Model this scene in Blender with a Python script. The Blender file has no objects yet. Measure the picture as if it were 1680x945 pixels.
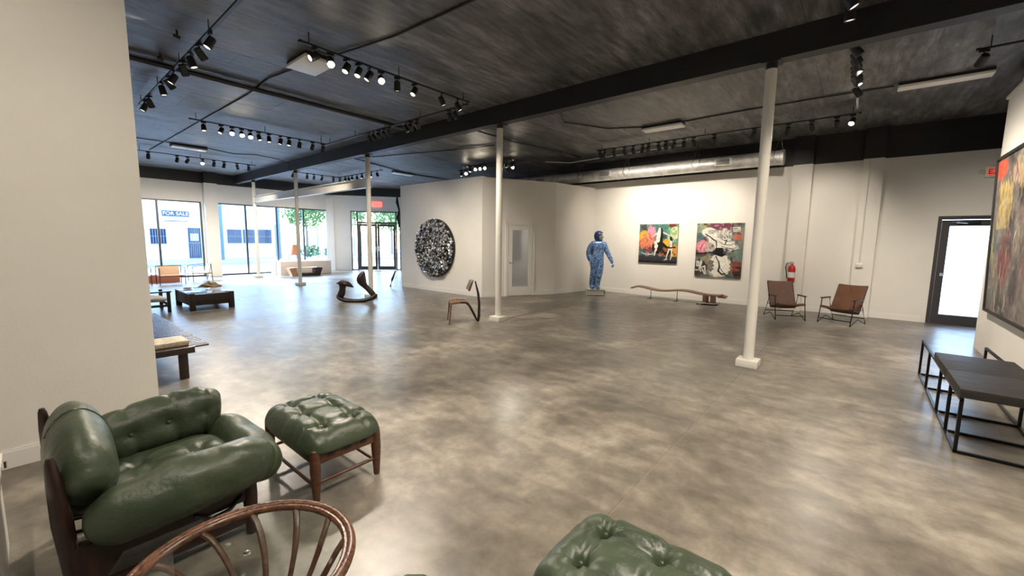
import bpy, bmesh, math, random
import numpy as np
from mathutils import Vector, Matrix, Euler, noise
PI = math.pi
random.seed(7); rng = np.random.default_rng(7)
S = bpy.context.scene
COL = S.collection

# ------------------------------------------------------------------ camera
cam_d = bpy.data.cameras.new('camera'); cam = bpy.data.objects.new('camera', cam_d); COL.objects.link(cam)
F_PX, PITCH, ROLL, YAW = 676.8, 0.1152, 0.01327, -0.8743
_f = Vector((-math.sin(YAW)*math.cos(PITCH), math.cos(YAW)*math.cos(PITCH), -math.sin(PITCH)))
_r = Vector((math.cos(YAW), math.sin(YAW), 0)); _u = _r.cross(_f)
_r2 = math.cos(ROLL)*_r + math.sin(ROLL)*_u; _u2 = -math.sin(ROLL)*_r + math.cos(ROLL)*_u
m = Matrix.Identity(4)
for i in range(3):
    m[i][0] = _r2[i]; m[i][1] = _u2[i]; m[i][2] = -_f[i]
m.translation = (0, 0, 1.6)
cam.matrix_world = m
cam_d.sensor_width = 36; cam_d.lens = F_PX/1680*36; cam_d.clip_start = 0.05; cam_d.clip_end = 300
S.camera = cam

# ------------------------------------------------------------------ world, sun, exposure
W = bpy.data.worlds.new('world'); S.world = W; W.use_nodes = True
wn = W.node_tree.nodes; wn.clear()
sky = wn.new('ShaderNodeTexSky'); sky.sky_type = 'NISHITA'; sky.sun_disc = False
sky.sun_elevation = math.radians(48); sky.sun_rotation = math.radians(15); sky.air_density = 1.0; sky.dust_density = 1.0
bg = wn.new('ShaderNodeBackground'); bg.inputs[1].default_value = 0.7
wo = wn.new('ShaderNodeOutputWorld')
W.node_tree.links.new(sky.outputs[0], bg.inputs[0]); W.node_tree.links.new(bg.outputs[0], wo.inputs[0])
sd = bpy.data.lights.new('sun', 'SUN'); sd.energy = 9; sd.angle = 0.01; sd.color = (.78, .88, 1.0)
sun = bpy.data.objects.new('sun', sd); COL.objects.link(sun)
sun.rotation_euler = Vector((0.6, -1.0, -0.56)).to_track_quat('-Z', 'Y').to_euler()
SPOT_W = 52.0                      # power of one track spotlight
WARM = (1.0, .88, .73)
vs = S.view_settings
vs.view_transform = 'Standard'; vs.look = 'None'; vs.gamma = 1; vs.use_curve_mapping = False
vs.exposure = 1.72

# ------------------------------------------------------------------ helpers
def mat(name, col=(.8, .8, .8), rough=.5, metal=0.0, **kw):
    M = bpy.data.materials.new(name); M.use_nodes = True
    nt = M.node_tree; b = nt.nodes['Principled BSDF']
    b.inputs['Base Color'].default_value = (*col, 1); b.inputs['Roughness'].default_value = rough
    b.inputs['Metallic'].default_value = metal
    for k, v in kw.items():
        k = k.replace('_', ' ')
        b.inputs[k].default_value = v if not isinstance(v, tuple) else (*v, 1)
    return M
def nd(M, t, **kw):
    n = M.node_tree.nodes.new(t)
    for k, v in kw.items():
        if k in n.inputs.keys() if hasattr(n.inputs, 'keys') else False: n.inputs[k].default_value = v
        else: setattr(n, k, v)
    return n
def lk(M, a, b): M.node_tree.links.new(a, b)
def textured(name, stops, scale=3, stretch=(1, 1, 1), detail=6, rough=(.5, .5), bump=0.0, bscale=40, metal=0, dist=0.0, bdist=.02, coords='Object', **kw):
    """colour from noise through a ramp, roughness from the same noise, fine bump"""
    M = mat(name, stops[0][1], rough[0], metal, **kw); b = M.node_tree.nodes['Principled BSDF']
    tc = nd(M, 'ShaderNodeTexCoord'); mp = nd(M, 'ShaderNodeMapping'); mp.inputs['Scale'].default_value = stretch
    lk(M, tc.outputs[coords], mp.inputs[0])
    n = nd(M, 'ShaderNodeTexNoise'); n.inputs['Scale'].default_value = scale; n.inputs['Detail'].default_value = detail
    n.inputs['Roughness'].default_value = .6; n.inputs['Distortion'].default_value = dist
    lk(M, mp.outputs[0], n.inputs[0])
    r = nd(M, 'ShaderNodeValToRGB'); e = r.color_ramp.elements
    while len(e) < len(stops): e.new(.5)
    for i, (p, c) in enumerate(stops): e[i].position = p; e[i].color = (*c, 1)
    lk(M, n.outputs[0], r.inputs[0]); lk(M, r.outputs[0], b.inputs['Base Color'])
    mr = nd(M, 'ShaderNodeMapRange'); mr.inputs[1].default_value = .3; mr.inputs[2].default_value = .7
    mr.inputs[3].default_value = rough[0]; mr.inputs[4].default_value = rough[1]
    lk(M, n.outputs[0], mr.inputs[0]); lk(M, mr.outputs[0], b.inputs['Roughness'])
    if bump:
        n2 = nd(M, 'ShaderNodeTexNoise'); n2.inputs['Scale'].default_value = bscale; n2.inputs['Detail'].default_value = 4
        lk(M, mp.outputs[0], n2.inputs[0]); bp = nd(M, 'ShaderNodeBump'); bp.inputs['Strength'].default_value = bump
        bp.inputs['Distance'].default_value = bdist
        lk(M, n2.outputs[0], bp.inputs['Height']); lk(M, bp.outputs[0], b.inputs['Normal'])
    return M
def emit(name, col, s):
    M = mat(name, (.8, .8, .8), .5); b = M.node_tree.nodes['Principled BSDF']
    b.inputs['Emission Color'].default_value = (*col, 1); b.inputs['Emission Strength'].default_value = s
    return M
def glass_mat(name, tint=(1, 1, 1), fac=.08):
    M = bpy.data.materials.new(name); M.use_nodes = True; nt = M.node_tree; nt.nodes.clear()
    t = nt.nodes.new('ShaderNodeBsdfTransparent'); t.inputs[0].default_value = (*tint, 1)
    g = nt.nodes.new('ShaderNodeBsdfGlossy'); g.inputs['Roughness'].default_value = .02
    lw = nt.nodes.new('ShaderNodeLayerWeight'); pw = nt.nodes.new('ShaderNodeMath'); pw.operation = 'POWER'; pw.inputs[1].default_value = 4
    fr = nt.nodes.new('ShaderNodeMath'); fr.operation = 'MULTIPLY_ADD'; fr.inputs[1].default_value = .55; fr.inputs[2].default_value = .035
    nt.links.new(lw.outputs['Facing'], pw.inputs[0]); nt.links.new(pw.outputs[0], fr.inputs[0])
    mx = nt.nodes.new('ShaderNodeMixShader'); o = nt.nodes.new('ShaderNodeOutputMaterial')
    nt.links.new(fr.outputs[0], mx.inputs[0]); nt.links.new(t.outputs[0], mx.inputs[1]); nt.links.new(g.outputs[0], mx.inputs[2])
    nt.links.new(mx.outputs[0], o.inputs[0]); return M

def linkobj(name, me, parent=None, mats=(), smooth=False, auto=None):
    o = bpy.data.objects.new(name, me); COL.objects.link(o)
    for m_ in mats: me.materials.append(m_)
    if parent is not None: o.parent = parent
    return o
class MB:
    def __init__(s): s.b = bmesh.new(); s.mi = 0
    def _mk(s, vs_, M):
        return [s.b.verts.new(M @ Vector(v)) for v in vs_]
    def face(s, vs_):
        try:
            f = s.b.faces.new(vs_); f.material_index = s.mi; return f
        except ValueError: return None
    def box(s, lo, hi, M=Matrix(), bev=0):
        x0, y0, z0 = lo; x1, y1, z1 = hi
        v = s._mk([(x0,y0,z0),(x1,y0,z0),(x1,y1,z0),(x0,y1,z0),(x0,y0,z1),(x1,y0,z1),(x1,y1,z1),(x0,y1,z1)], M)
        fs = [s.face([v[i] for i in q]) for q in ((3,2,1,0),(4,5,6,7),(0,1,5,4),(1,2,6,5),(2,3,7,6),(3,0,4,7))]
        if bev:
            es = list({e for f in fs for e in f.edges})
            r = bmesh.ops.bevel(s.b, geom=es, offset=bev, segments=2, affect='EDGES', profile=.6)
            for f in r['faces']: f.material_index = s.mi
        return s
    def ring(s, c, ax, r, n=12, up=None, ry=None):
        ax = Vector(ax).normalized(); up = Vector(up) if up else (Vector((0,0,1)) if abs(ax.z) < .9 else Vector((1,0,0)))
        a = up.cross(ax).normalized(); b = ax.cross(a); ry = r if ry is None else ry
        return [s.b.verts.new(Vector(c)+a*r*math.cos(2*PI*i/n)+b*ry*math.sin(2*PI*i/n)) for i in range(n)]
    def skin(s, rings, caps=True, closed=False):
        n = len(rings[0]); R = rings + ([rings[0]] if closed else [])
        for A, B in zip(R, R[1:]):
            for i in range(n): s.face([A[i], A[(i+1) % n], B[(i+1) % n], B[i]])
        if caps and not closed: s.face(rings[0][::-1]); s.face(rings[-1])
        return s
    def cyl(s, p0, p1, r0, r1=None, n=12):
        p0, p1 = Vector(p0), Vector(p1); r1 = r0 if r1 is None else r1; d = p1-p0
        return s.skin([s.ring(p0, d, r0, n), s.ring(p1, d, r1, n)])
    def tube(s, pts, r, n=8, closed=False, ry=None, up=None):
        pts = [Vector(p) for p in pts]; k = len(pts); rs = r if isinstance(r, (list, tuple)) else [r]*k
        rys = ry if isinstance(ry, (list, tuple)) else [ry]*k
        out = []
        for i, p in enumerate(pts):
            a = pts[(i-1) % k] if (closed or i) else p; b = pts[(i+1) % k] if (closed or i < k-1) else p
            out.append(s.ring(p, b-a, rs[i], n, up=up or None, ry=rys[i]))
        return s.skin(out, closed=closed)
    def lathe(s, prof, n=16, c=(0,0,0), M=Matrix()):
        c = Vector(c); rings = []
        for r, z in prof:
            rings.append([s.b.verts.new(M @ (c+Vector((r*math.cos(2*PI*i/n), r*math.sin(2*PI*i/n), z)))) for i in range(n)])
        return s.skin(rings)
    def prism(s, pts, z0, z1, M=Matrix()):
        a = s._mk([(x, y, z0) for x, y in pts], M); b = s._mk([(x, y, z1) for x, y in pts], M)
        return s.skin([a, b])
    def build(s, name, mats, parent=None, smooth=True, sub=0, bevmod=0):
        bmesh.ops.recalc_face_normals(s.b, faces=s.b.faces[:])
        me = bpy.data.meshes.new(name); s.b.to_mesh(me); s.b.free()
        if smooth:
            me.polygons.foreach_set('use_smooth', [True]*len(me.polygons))
            try: me.set_sharp_from_angle(angle=math.radians(38))
            except Exception: pass
        mats = mats if isinstance(mats, (list, tuple)) else [mats]
        o = linkobj(name, me, parent, mats)
        if sub:
            md = o.modifiers.new('s', 'SUBSURF'); md.levels = sub; md.render_levels = sub
        return o
def tag(o, label=None, cat=None, group=None, kind=None):
    if label: o['label'] = label
    if cat: o['category'] = cat
    if group: o['group'] = group
    if kind: o['kind'] = kind
    return o
def thing(name, label, cat, loc=(0,0,0), rz=0, group=None):
    o = bpy.data.objects.new(name, None); COL.objects.link(o); o.empty_display_size = .1
    o.location = loc; o.rotation_euler = (0, 0, rz); return tag(o, label, cat, group)
def struct(name, mb, mats, parent=None, smooth=False):
    o = mb.build(name, mats, parent, smooth=smooth)
    if parent is None: tag(o, kind='structure')
    return o
def dup(root, loc, rz, label=None, group=None):
    r = root.copy(); COL.objects.link(r); r.location = loc; r.rotation_euler = (0, 0, rz)
    if label: r['label'] = label
    if group: r['group'] = group
    for ch in list(root.children):
        c = ch.copy(); COL.objects.link(c); c.parent = r
        for g in list(ch.children):
            d = g.copy(); COL.objects.link(d); d.parent = c
    return r
def frame2(o, d):           # matrix: local x along d (2D dir) at o, y to its left
    d = Vector((d[0], d[1], 0)).normalized()
    M = Matrix(((d.x, -d.y, 0, o[0]), (d.y, d.x, 0, o[1]), (0, 0, 1, 0), (0, 0, 0, 1))); return M
def text_mesh(txt, size, name, m_, parent, M, ext=.002):
    cu = bpy.data.curves.new(name, 'FONT'); cu.body = txt; cu.size = size; cu.extrude = ext; cu.align_x = 'CENTER'; cu.align_y = 'CENTER'
    to = bpy.data.objects.new(name, cu); COL.objects.link(to)
    dg = bpy.context.evaluated_depsgraph_get(); me = bpy.data.meshes.new_from_object(to.evaluated_get(dg))
    bpy.data.objects.remove(to); me.materials.clear(); me.transform(M)
    return linkobj(name, me, parent, [m_])

# ------------------------------------------------------------------ materials
m_wall = textured('wall_paint', [(.3, (.74, .72, .67)), (.7, (.79, .77, .72))], scale=1.2, rough=(.55, .65), bump=.08, bscale=60)
m_black = textured('black_wall_paint', [(.3, (.012, .012, .013)), (.7, (.02, .02, .021))], scale=2, rough=(.5, .6), bump=.2, bscale=20)
m_trimw = mat('white_gloss_paint', (.78, .77, .73), .35)
m_steelw = mat('white_painted_steel', (.72, .7, .64), .4)
m_ceil = textured('black_painted_plywood', [(.3, (.035, .035, .036)), (.48, (.105, .105, .107)), (.7, (.25, .25, .255))], scale=1.1, stretch=(1, 3.2, 1), detail=9, rough=(.45, .58), bump=.3, bscale=7, dist=.4, bdist=.015, coords='Object')
_b = m_ceil.node_tree.nodes['Principled BSDF']; _l = _b.inputs['Base Color'].links[0].from_socket
_g = nd(m_ceil, 'ShaderNodeNewGeometry'); _mp = nd(m_ceil, 'ShaderNodeMapping'); _mp.inputs['Scale'].default_value = (1.1, 6.5, 1); lk(m_ceil, _g.outputs['Position'], _mp.inputs[0])
_n = nd(m_ceil, 'ShaderNodeTexNoise'); _n.inputs['Scale'].default_value = 1.9; _n.inputs['Detail'].default_value = 10; _n.inputs['Roughness'].default_value = .7; lk(m_ceil, _mp.outputs[0], _n.inputs[0])
_r = nd(m_ceil, 'ShaderNodeMapRange'); _r.inputs[1].default_value = .36; _r.inputs[2].default_value = .62; _r.inputs[3].default_value = .42; _r.inputs[4].default_value = 1.25; lk(m_ceil, _n.outputs[0], _r.inputs[0])
_m = nd(m_ceil, 'ShaderNodeMix'); _m.data_type = 'RGBA'; _m.blend_type = 'MULTIPLY'; _m.inputs[0].default_value = 1; lk(m_ceil, _l, _m.inputs[6]); lk(m_ceil, _r.outputs[0], _m.inputs[7]); lk(m_ceil, _m.outputs[2], _b.inputs['Base Color'])
for _q in [n_ for n_ in m_ceil.node_tree.nodes if n_.type == 'MAPPING' and n_ != _mp]: lk(m_ceil, _g.outputs['Position'], _q.inputs[0])
m_floor = textured('polished_concrete', [(.3, (.105, .093, .074)), (.5, (.175, .156, .127)), (.7, (.33, .295, .243))], scale=.8, stretch=(1, 1.25, 1), detail=10, rough=(.29, .38), Specular_IOR_Level=.45, bump=.05, bscale=3, dist=.5, bdist=.01)
_nt = m_floor.node_tree; _b = _nt.nodes['Principled BSDF']; _l = _b.inputs['Base Color'].links[0].from_socket
_tc = nd(m_floor, 'ShaderNodeTexCoord'); _mp = nd(m_floor, 'ShaderNodeMapping'); _mp.inputs['Scale'].default_value = (4, 2, 1); _mp.inputs['Rotation'].default_value = (0, 0, .6)
_n = nd(m_floor, 'ShaderNodeTexNoise'); _n.inputs['Scale'].default_value = 1.6; _n.inputs['Detail'].default_value = 9; _n.inputs['Distortion'].default_value = .35
_r = nd(m_floor, 'ShaderNodeMapRange'); _r.inputs[1].default_value = .35; _r.inputs[2].default_value = .68; _r.inputs[3].default_value = .72; _r.inputs[4].default_value = 1.22
_m = nd(m_floor, 'ShaderNodeMix'); _m.data_type = 'RGBA'; _m.blend_type = 'MULTIPLY'; _m.inputs[0].default_value = 1
lk(m_floor, _tc.outputs['Object'], _mp.inputs[0]); lk(m_floor, _mp.outputs[0], _n.inputs[0]); lk(m_floor, _n.outputs[0], _r.inputs[0])
_n2 = nd(m_floor, 'ShaderNodeTexNoise'); _n2.inputs['Scale'].default_value = 7; _n2.inputs['Detail'].default_value = 10; _n2.inputs['Roughness'].default_value = .72; lk(m_floor, _tc.outputs['Object'], _n2.inputs[0])
_r2 = nd(m_floor, 'ShaderNodeMapRange'); _r2.inputs[1].default_value = .32; _r2.inputs[2].default_value = .68; _r2.inputs[3].default_value = .74; _r2.inputs[4].default_value = 1.24; lk(m_floor, _n2.outputs[0], _r2.inputs[0])
_x = nd(m_floor, 'ShaderNodeMath'); _x.operation = 'MULTIPLY'; lk(m_floor, _r.outputs[0], _x.inputs[0]); lk(m_floor, _r2.outputs[0], _x.inputs[1])
lk(m_floor, _l, _m.inputs[6]); lk(m_floor, _x.outputs[0], _m.inputs[7]); lk(m_floor, _m.outputs[2], _b.inputs['Base Color'])
m_joint = mat('joint_filler', (.25, .22, .18), .7)
m_bronze = mat('dark_bronze_frame', (.085, .08, .083), .4, .6)
m_glass = glass_mat('window_glass', (.80, .89, .97))
m_leather = None
def leather(name, c1, c2, rough=.33, bump=.55, bscale=13):
    return textured(name, [(.3, c1), (.7, c2)], scale=4, rough=(rough-.05, rough+.08), bump=bump, bscale=bscale, bdist=.015, detail=5, dist=.4)
m_green = leather('green_leather', (.024, .036, .019), (.043, .061, .033), rough=.4)
m_button = mat('green_button', (.045, .065, .035), .25)
m_cognac = leather('brown_leather', (.095, .042, .021), (.15, .066, .034), .42, .15, 20)
def wood(name, c1, c2, stretch=(2, 2, 14), rough=.32, scale=5):
    return textured(name, [(.3, c1), (.52, tuple((a+b)/2 for a, b in zip(c1, c2))), (.7, c2)], scale=scale, stretch=stretch, rough=(rough, rough+.12), bump=.08, bscale=12, dist=.8)
m_rose = wood('dark_rosewood', (.009, .004, .003), (.030, .011, .007), (14, 14, 2))
m_roseh = wood('dark_rosewood_rail', (.035, .013, .007), (.10, .04, .018), (3, 3, 12))
m_rim = wood('striped_bent_wood', (.028, .010, .005), (.15, .056, .023), (9, 9, 40), .22, 3)
m_dark = wood('espresso_wood', (.012, .007, .006), (.035, .018, .013), (3, 12, 12), .3)
m_ebony = textured('charred_wood', [(.3, (.006, .0055, .0055)), (.7, (.022, .019, .019))], scale=3, stretch=(10, 1.5, 4), rough=(.45, .65), bump=.3, bscale=6)
m_walnut = wood('walnut', (.09, .045, .025), (.24, .13, .075), (2, 10, 10), .38)
m_honey = wood('honey_wood', (.25, .11, .05), (.45, .24, .12), (2, 2, 9), .4)
m_blackm = mat('black_metal', (.012, .012, .013), .38, .7)
m_matblk = mat('matt_black_plastic', (.014, .014, .015), .5)
m_chrome = mat('chrome', (.85, .85, .86), .12, 1.0)
m_galv = textured('galvanised_steel', [(.3, (.5, .5, .48)), (.7, (.78, .78, .75))], scale=6, rough=(.38, .5), metal=.55, detail=3, bump=.05)
m_acryl = mat('clear_acrylic', (.97, .99, .99), .02, 0, Transmission_Weight=1.0, IOR=1.3)
m_tglass = glass_mat('table_glass', (.96, .985, .975))
m_tan = leather('tan_canvas', (.5, .33, .22), (.62, .43, .3), .6)
m_cream = mat('cream_cushion', (.72, .66, .58), .8)
m_lens_on = emit('lit_lens', (1, .86, .64), 30)
m_lens = emit('soft_lens', (1, .92, .8), .5)
m_diff = mat('acrylic_diffuser', (.86, .85, .82), .45)
m_red = mat('red_enamel', (.5, .015, .012), .3)
m_paper = mat('white_label', (.8, .8, .78), .6)
m_exit = mat('exit_red', (.75, .10, .08), .5, 0, Emission_Color=(1, .16, .1), Emission_Strength=.12)

# ------------------------------------------------------------------ structure: floor, ceiling, beam
CZ = 4.1
mb = MB()
JY = 1.0
mb.box((-2.7, -4.2, -.3), (13.1, JY-.003, 0)).box((-2.7, JY+.003, -.3), (13.1, 20.3, 0))
mb.mi = 1; mb.box((-2.7, JY-.003, -.3), (13.1, JY+.003, -.004))
floor = struct('floor', mb, [m_floor, m_joint])

ceil = struct('ceiling', MB().box((-2.7, -4.2, CZ+.012), (13.1, 20.3, CZ+.3)), m_black)
pan = MB().box((0, 0, 0), (2.4385, 1.2175, .012)).build('ceiling_panel', m_ceil, ceil, smooth=False)
first = True
for ix in range(7):
    for iy in range(21):
        x, y = -2.7+ix*2.44-(0 if iy % 2 else 1.22), -4.2+iy*1.22
        if x > 13.0: continue
        o = pan if first else pan.copy()
        if not first: COL.objects.link(o)
        first = False
        if y > 19.2: continue
        o.location = (x, y, CZ+random.uniform(-.0012, .0012))
mb = MB().box((5.97, -4.2, 3.78), (6.15, 20.1, CZ))
tag(mb.build('trim_1', m_black, smooth=False), kind='structure')

# ------------------------------------------------------------------ walls
def wallbox(mb, lo, hi, zs):       # lower white, upper black at height zs
    mb.mi = 0; mb.box((lo[0], lo[1], lo[2]), (hi[0], hi[1], min(zs, hi[2])))
    if hi[2] > zs: mb.mi = 1; mb.box((lo[0], lo[1], zs), (hi[0], hi[1], hi[2]))
WB = [m_wall, m_black]
mb = MB()                                            # back wall x = 12.1 with the glazed door opening
wallbox(mb, (12.1, -1.18, 0), (12.3, 8.0, CZ), 3.45)
wallbox(mb, (12.1, -2.24, 2.2), (12.3, -1.18, CZ), 3.45)
wallbox(mb, (12.1, -4.2, 0), (12.3, -2.24, CZ), 3.45)
wallbox(mb, (12.3, 7.9, 0), (13.1, 8.1, CZ), 3.45)
wallbox(mb, (11.95, .98, 0), (12.1, 1.36, CZ), 3.45)           # pilasters
wallbox(mb, (11.95, -.26, 0), (12.1, .09, CZ), 3.45)
struct('wall_back', mb, WB)
mb = MB(); wallbox(mb, (12.9, 8.1, 0), (13.1, 18.2, CZ), 3.6); struct('wall_side', mb, WB)
mb = MB(); wallbox(mb, (-2.7, 20.1, 2.95), (9.9, 20.3, CZ), 3.68)
wallbox(mb, (-2.7, 20.1, 0), (2.0, 20.3, 2.95), 3.68)
wallbox(mb, (4.8, 20.1, 0), (5.29, 20.3, 2.95), 3.68)
wallbox(mb, (4.86, 19.83, 0), (5.29, 20.1, CZ), 3.68)
struct('wall_front', mb, WB)
ME = frame2((9.85, 20.1), (.79, -.613))
mb = MB()
def wb2(a, b, z0, z1, zs):
    mb.mi = 0; mb.box((a, 0, z0), (b, .2, min(z1, zs)), ME)
    if z1 > zs: mb.mi = 1; mb.box((a, 0, zs), (b, .2, z1), ME)
wb2(-.05, 1.08, 0, CZ, 3.68); wb2(1.08, 3.47, 2.95, CZ, 3.68); wb2(3.47, 4.2, 0, CZ, 3.68)
mb.mi = 0; mb.box((-.02, -.06, 0), (.32, 0, 3.6), ME)
struct('wall_entry', mb, WB)
struct('wall_left', MB().box((-2.7, 4.35, 0), (.655, 4.5, CZ)), m_wall)
mb = MB(); mb.box((-2.5, 4.5, 0), (-2.3, 20.1, CZ)); struct('wall_far_left', mb, m_wall)
struct('wall_rear', MB().box((-2.7, -4.2, 0), (-2.5, 4.35, CZ)), m_wall)
mb = MB(); mb.box((-2.5, -1.75, 0), (9.73, -1.53, 3.84)); mb.box((-2.5, -1.85, 3.84), (9.8, -1.65, CZ))
mb.box((-2.5, -1.65, 3.80), (9.76, -1.505, 3.84)); struct('wall_right', mb, m_wall)
struct('wall_corridor', MB().box((-2.5, -4.4, 0), (13.1, -4.2, CZ)), m_wall)
K0, K1, K2 = (8.25, 8.0), (10.33, 6.98), (12.1, 6.68)
PH = 3.3
def line_wall(mb, a, b, h, t=.12, z0=0):
    a, b = Vector(a), Vector(b); L = (b-a).length; mb.box((0, 0, z0), (L, t, h), frame2(a, b-a)); return mb
struct('wall_diagonal', line_wall(line_wall(MB(), K0, K1, PH), K1, K2, PH), m_wall)
struct('wall_partition', MB().box((8.25, 8.0, 0), (8.37, 11.63, PH)).box((8.25, 11.63, 0), (12.9, 11.75, PH)), m_wall)
struct('trim_2', MB().box((8.235, 7.99, PH), (8.385, 11.76, PH+.02)), m_trimw)
# baseboards
def bb(name, segs):
    mb = MB()
    for a, b in segs:
        a, b = Vector(a), Vector(b); M = frame2(a, b-a); L = (b-a).length
        mb.box((0, -.014, 0), (L, 0, .115), M); mb.box((0, -.009, .115), (L, 0, .13), M)
    struct(name, mb, m_trimw)
bb('baseboard_back', [((12.1, 6.6), (12.1, 1.36)), ((11.95, 1.36), (11.95, .98)), ((12.1, .98), (12.1, .09)), ((11.95, .09), (11.95, -.26)), ((12.1, -.26), (12.1, -1.1))][::1])
D0 = Vector(K0)+(Vector(K1)-Vector(K0)).normalized()*.70; D1 = Vector(K0)+(Vector(K1)-Vector(K0)).normalized()*1.63
bb('baseboard_diagonal', [(K0, D0), (D1, K1), (K1, (12.08, 6.68))])
bb('baseboard_partition', [((8.25, 11.75), (8.25, 8.0))])
bb('baseboard_left', [((-2.5, 4.35), (.655, 4.35))])
# white I-beam rail under the main beam, from the third column to the fifth
mb = MB().box((6.0, 10.0, 2.93), (6.14, 18.25, 2.945)).box((6.0, 10.0, 3.155), (6.14, 18.25, 3.17)).box((6.055, 10.0, 2.945), (6.085, 18.25, 3.155))
tag(mb.build('trim_3', m_steelw, smooth=False), kind='structure')

# ------------------------------------------------------------------ shop windows and doors
def window(name, xs, y=20.12, z1=2.95):
    fr = MB(); fr.box((xs[0], y, z1-.05), (xs[-1], y+.06, z1)).box((xs[0], y, 0), (xs[-1], y+.06, .06))
    w = struct(name, fr, m_bronze)
    for i, x in enumerate(xs):
        a = x-.03 if 0 < i < len(xs)-1 else (x if i == 0 else x-.06)
        MB().box((a, y-.01, .06), (a+.065, y+.07, z1-.05)).build('mullion', m_bronze, w, smooth=False)
    for a, b in zip(xs, xs[1:]):
        MB().box((a+.03, y+.03, .06), (b-.03, y+.036, z1-.05)).build('glass_pane', m_glass, w, smooth=False)
window('window_1', (2.0, 3.43, 4.8)); window('window_2', (5.29, 6.33, 7.55, 8.72, 9.88))
# entry doors in the angled wall
fr = MB()
for a, b, z0, z1 in ((1.08, 1.13, 0, 2.95), (3.42, 3.47, 0, 2.95), (1.36, 1.43, 0, 2.95), (3.22, 3.29, 0, 2.95), (1.13, 3.42, 2.89, 2.95), (1.43, 3.22, 2.33, 2.42), (1.13, 1.36, 0, .05), (3.29, 3.42, 0, .05)):
    fr.box((a, .03, z0), (b, .1, z1), ME)
d1 = struct('door_1', fr, m_bronze)
for a, b, z0, z1 in ((1.13, 1.36, .05, 2.89), (3.29, 3.42, .05, 2.89), (1.43, 3.22, 2.42, 2.89)):
    MB().box((a, .06, z0), (b, .066, z1), ME).build('glass_pane', m_glass, d1, smooth=False)
for s, (a, b) in enumerate(((1.435, 2.32), (2.33, 3.215))):
    lf = MB()
    lf.box((a, .035, .01), (a+.11, .085, 2.32), ME).box((b-.11, .035, .01), (b, .085, 2.32), ME)
    lf.box((a+.11, .035, .01), (b-.11, .085, .2), ME).box((a+.11, .035, 2.2), (b-.11, .085, 2.32), ME)
    lo = lf.build('door_leaf', m_bronze, d1, smooth=False)
    MB().box((a+.11, .058, .2), (b-.11, .064, 2.2), ME).build('glass_pane', m_glass, lo, smooth=False)
    xx = b-.055 if s == 0 else a+.055
    hd = MB().tube([ME @ Vector(p) for p in ((xx, .035, .95), (xx, -.02, .97), (xx, -.02, 1.2), (xx, .035, 1.22))], .011)
    hd.build('door_handle', m_chrome, lo)
# glazed exit door in the back wall
fr = MB().box((12.11, -1.24, 0), (12.2, -1.18, 2.2)).box((12.11, -2.24, 0), (12.2, -2.18, 2.2)).box((12.11, -2.18, 2.13), (12.2, -1.24, 2.2)).box((12.08, -2.24, 0), (12.3, -1.18, .02))
d2 = struct('door_2', fr, m_bronze)
lf = MB().box((12.12, -1.36, .02), (12.17, -1.245, 2.12)).box((12.12, -2.175, .02), (12.17, -2.06, 2.12)).box((12.12, -2.06, .02), (12.17, -1.36, .2)).box((12.12, -2.06, 2.0), (12.17, -1.36, 2.12))
lo = lf.build('door_leaf', m_bronze, d2, smooth=False)
MB().box((12.14, -2.06, .2), (12.146, -1.36, 2.0)).build('glass_pane', m_glass, lo, smooth=False)
MB().box((12.09, -1.36, .99), (12.12, -1.3, 1.05)).build('push_bar', m_chrome, lo)
MB().box((12.05, -1.75, 2.05), (12.11, -1.45, 2.1)).tube([(12.07, -1.6, 2.05), (11.98, -1.5, 2.06), (12.09, -1.38, 2.08)], .008).build('door_closer', m_chrome, lo)
# white half-glazed office door in the diagonal wall
MD = frame2(K0, Vector(K1)-Vector(K0)); c0, c1 = .70, 1.63
fr = MB().box((c0, -.03, 0), (c0+.08, .0, 2.1), MD).box((c1-.08, -.03, 0), (c1, .0, 2.1), MD).box((c0, -.03, 2.03), (c1, .0, 2.11), MD).box((c0-.01, -.035, 2.11), (c1+.01, 0, 2.125), MD)
d3 = struct('door_3', fr, m_trimw)
a, b = c0+.09, c1-.09
lf = MB().box((a, -.022, .01), (a+.12, -.001, 2.02), MD).box((b-.12, -.022, .01), (b, -.001, 2.02), MD).box((a+.12, -.022, .01), (b-.12, -.001, .27), MD).box((a+.12, -.022, 1.89), (b-.12, -.001, 2.02), MD)
lo = lf.build('door_leaf', m_trimw, d3, smooth=False)
m_fro = textured('frosted_door_glass', [(.3, (.42, .44, .47)), (.7, (.5, .52, .55))], scale=1, rough=(.05, .08), bump=0, metal=.35)
MB().box((a+.12, -.013, .27), (b-.12, -.007, 1.89), MD).build('glass_pane', m_fro, lo, smooth=False)
MB().tube([MD @ Vector(p) for p in ((a+.05, -.022, .96), (a+.05, -.06, .96), (a+.14, -.06, .955))], .009).cyl(MD @ Vector((a+.05, -.02, .96)), MD @ Vector((a+.05, -.03, .96)), .028).build('door_handle', m_chrome, lo)
for z in (.3, 1.02, 1.75):
    MB().cyl(MD @ Vector((b+.005, -.03, z)), MD @ Vector((b+.005, -.03, z+.09)), .008).build('hinge', m_chrome, d3)

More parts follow.
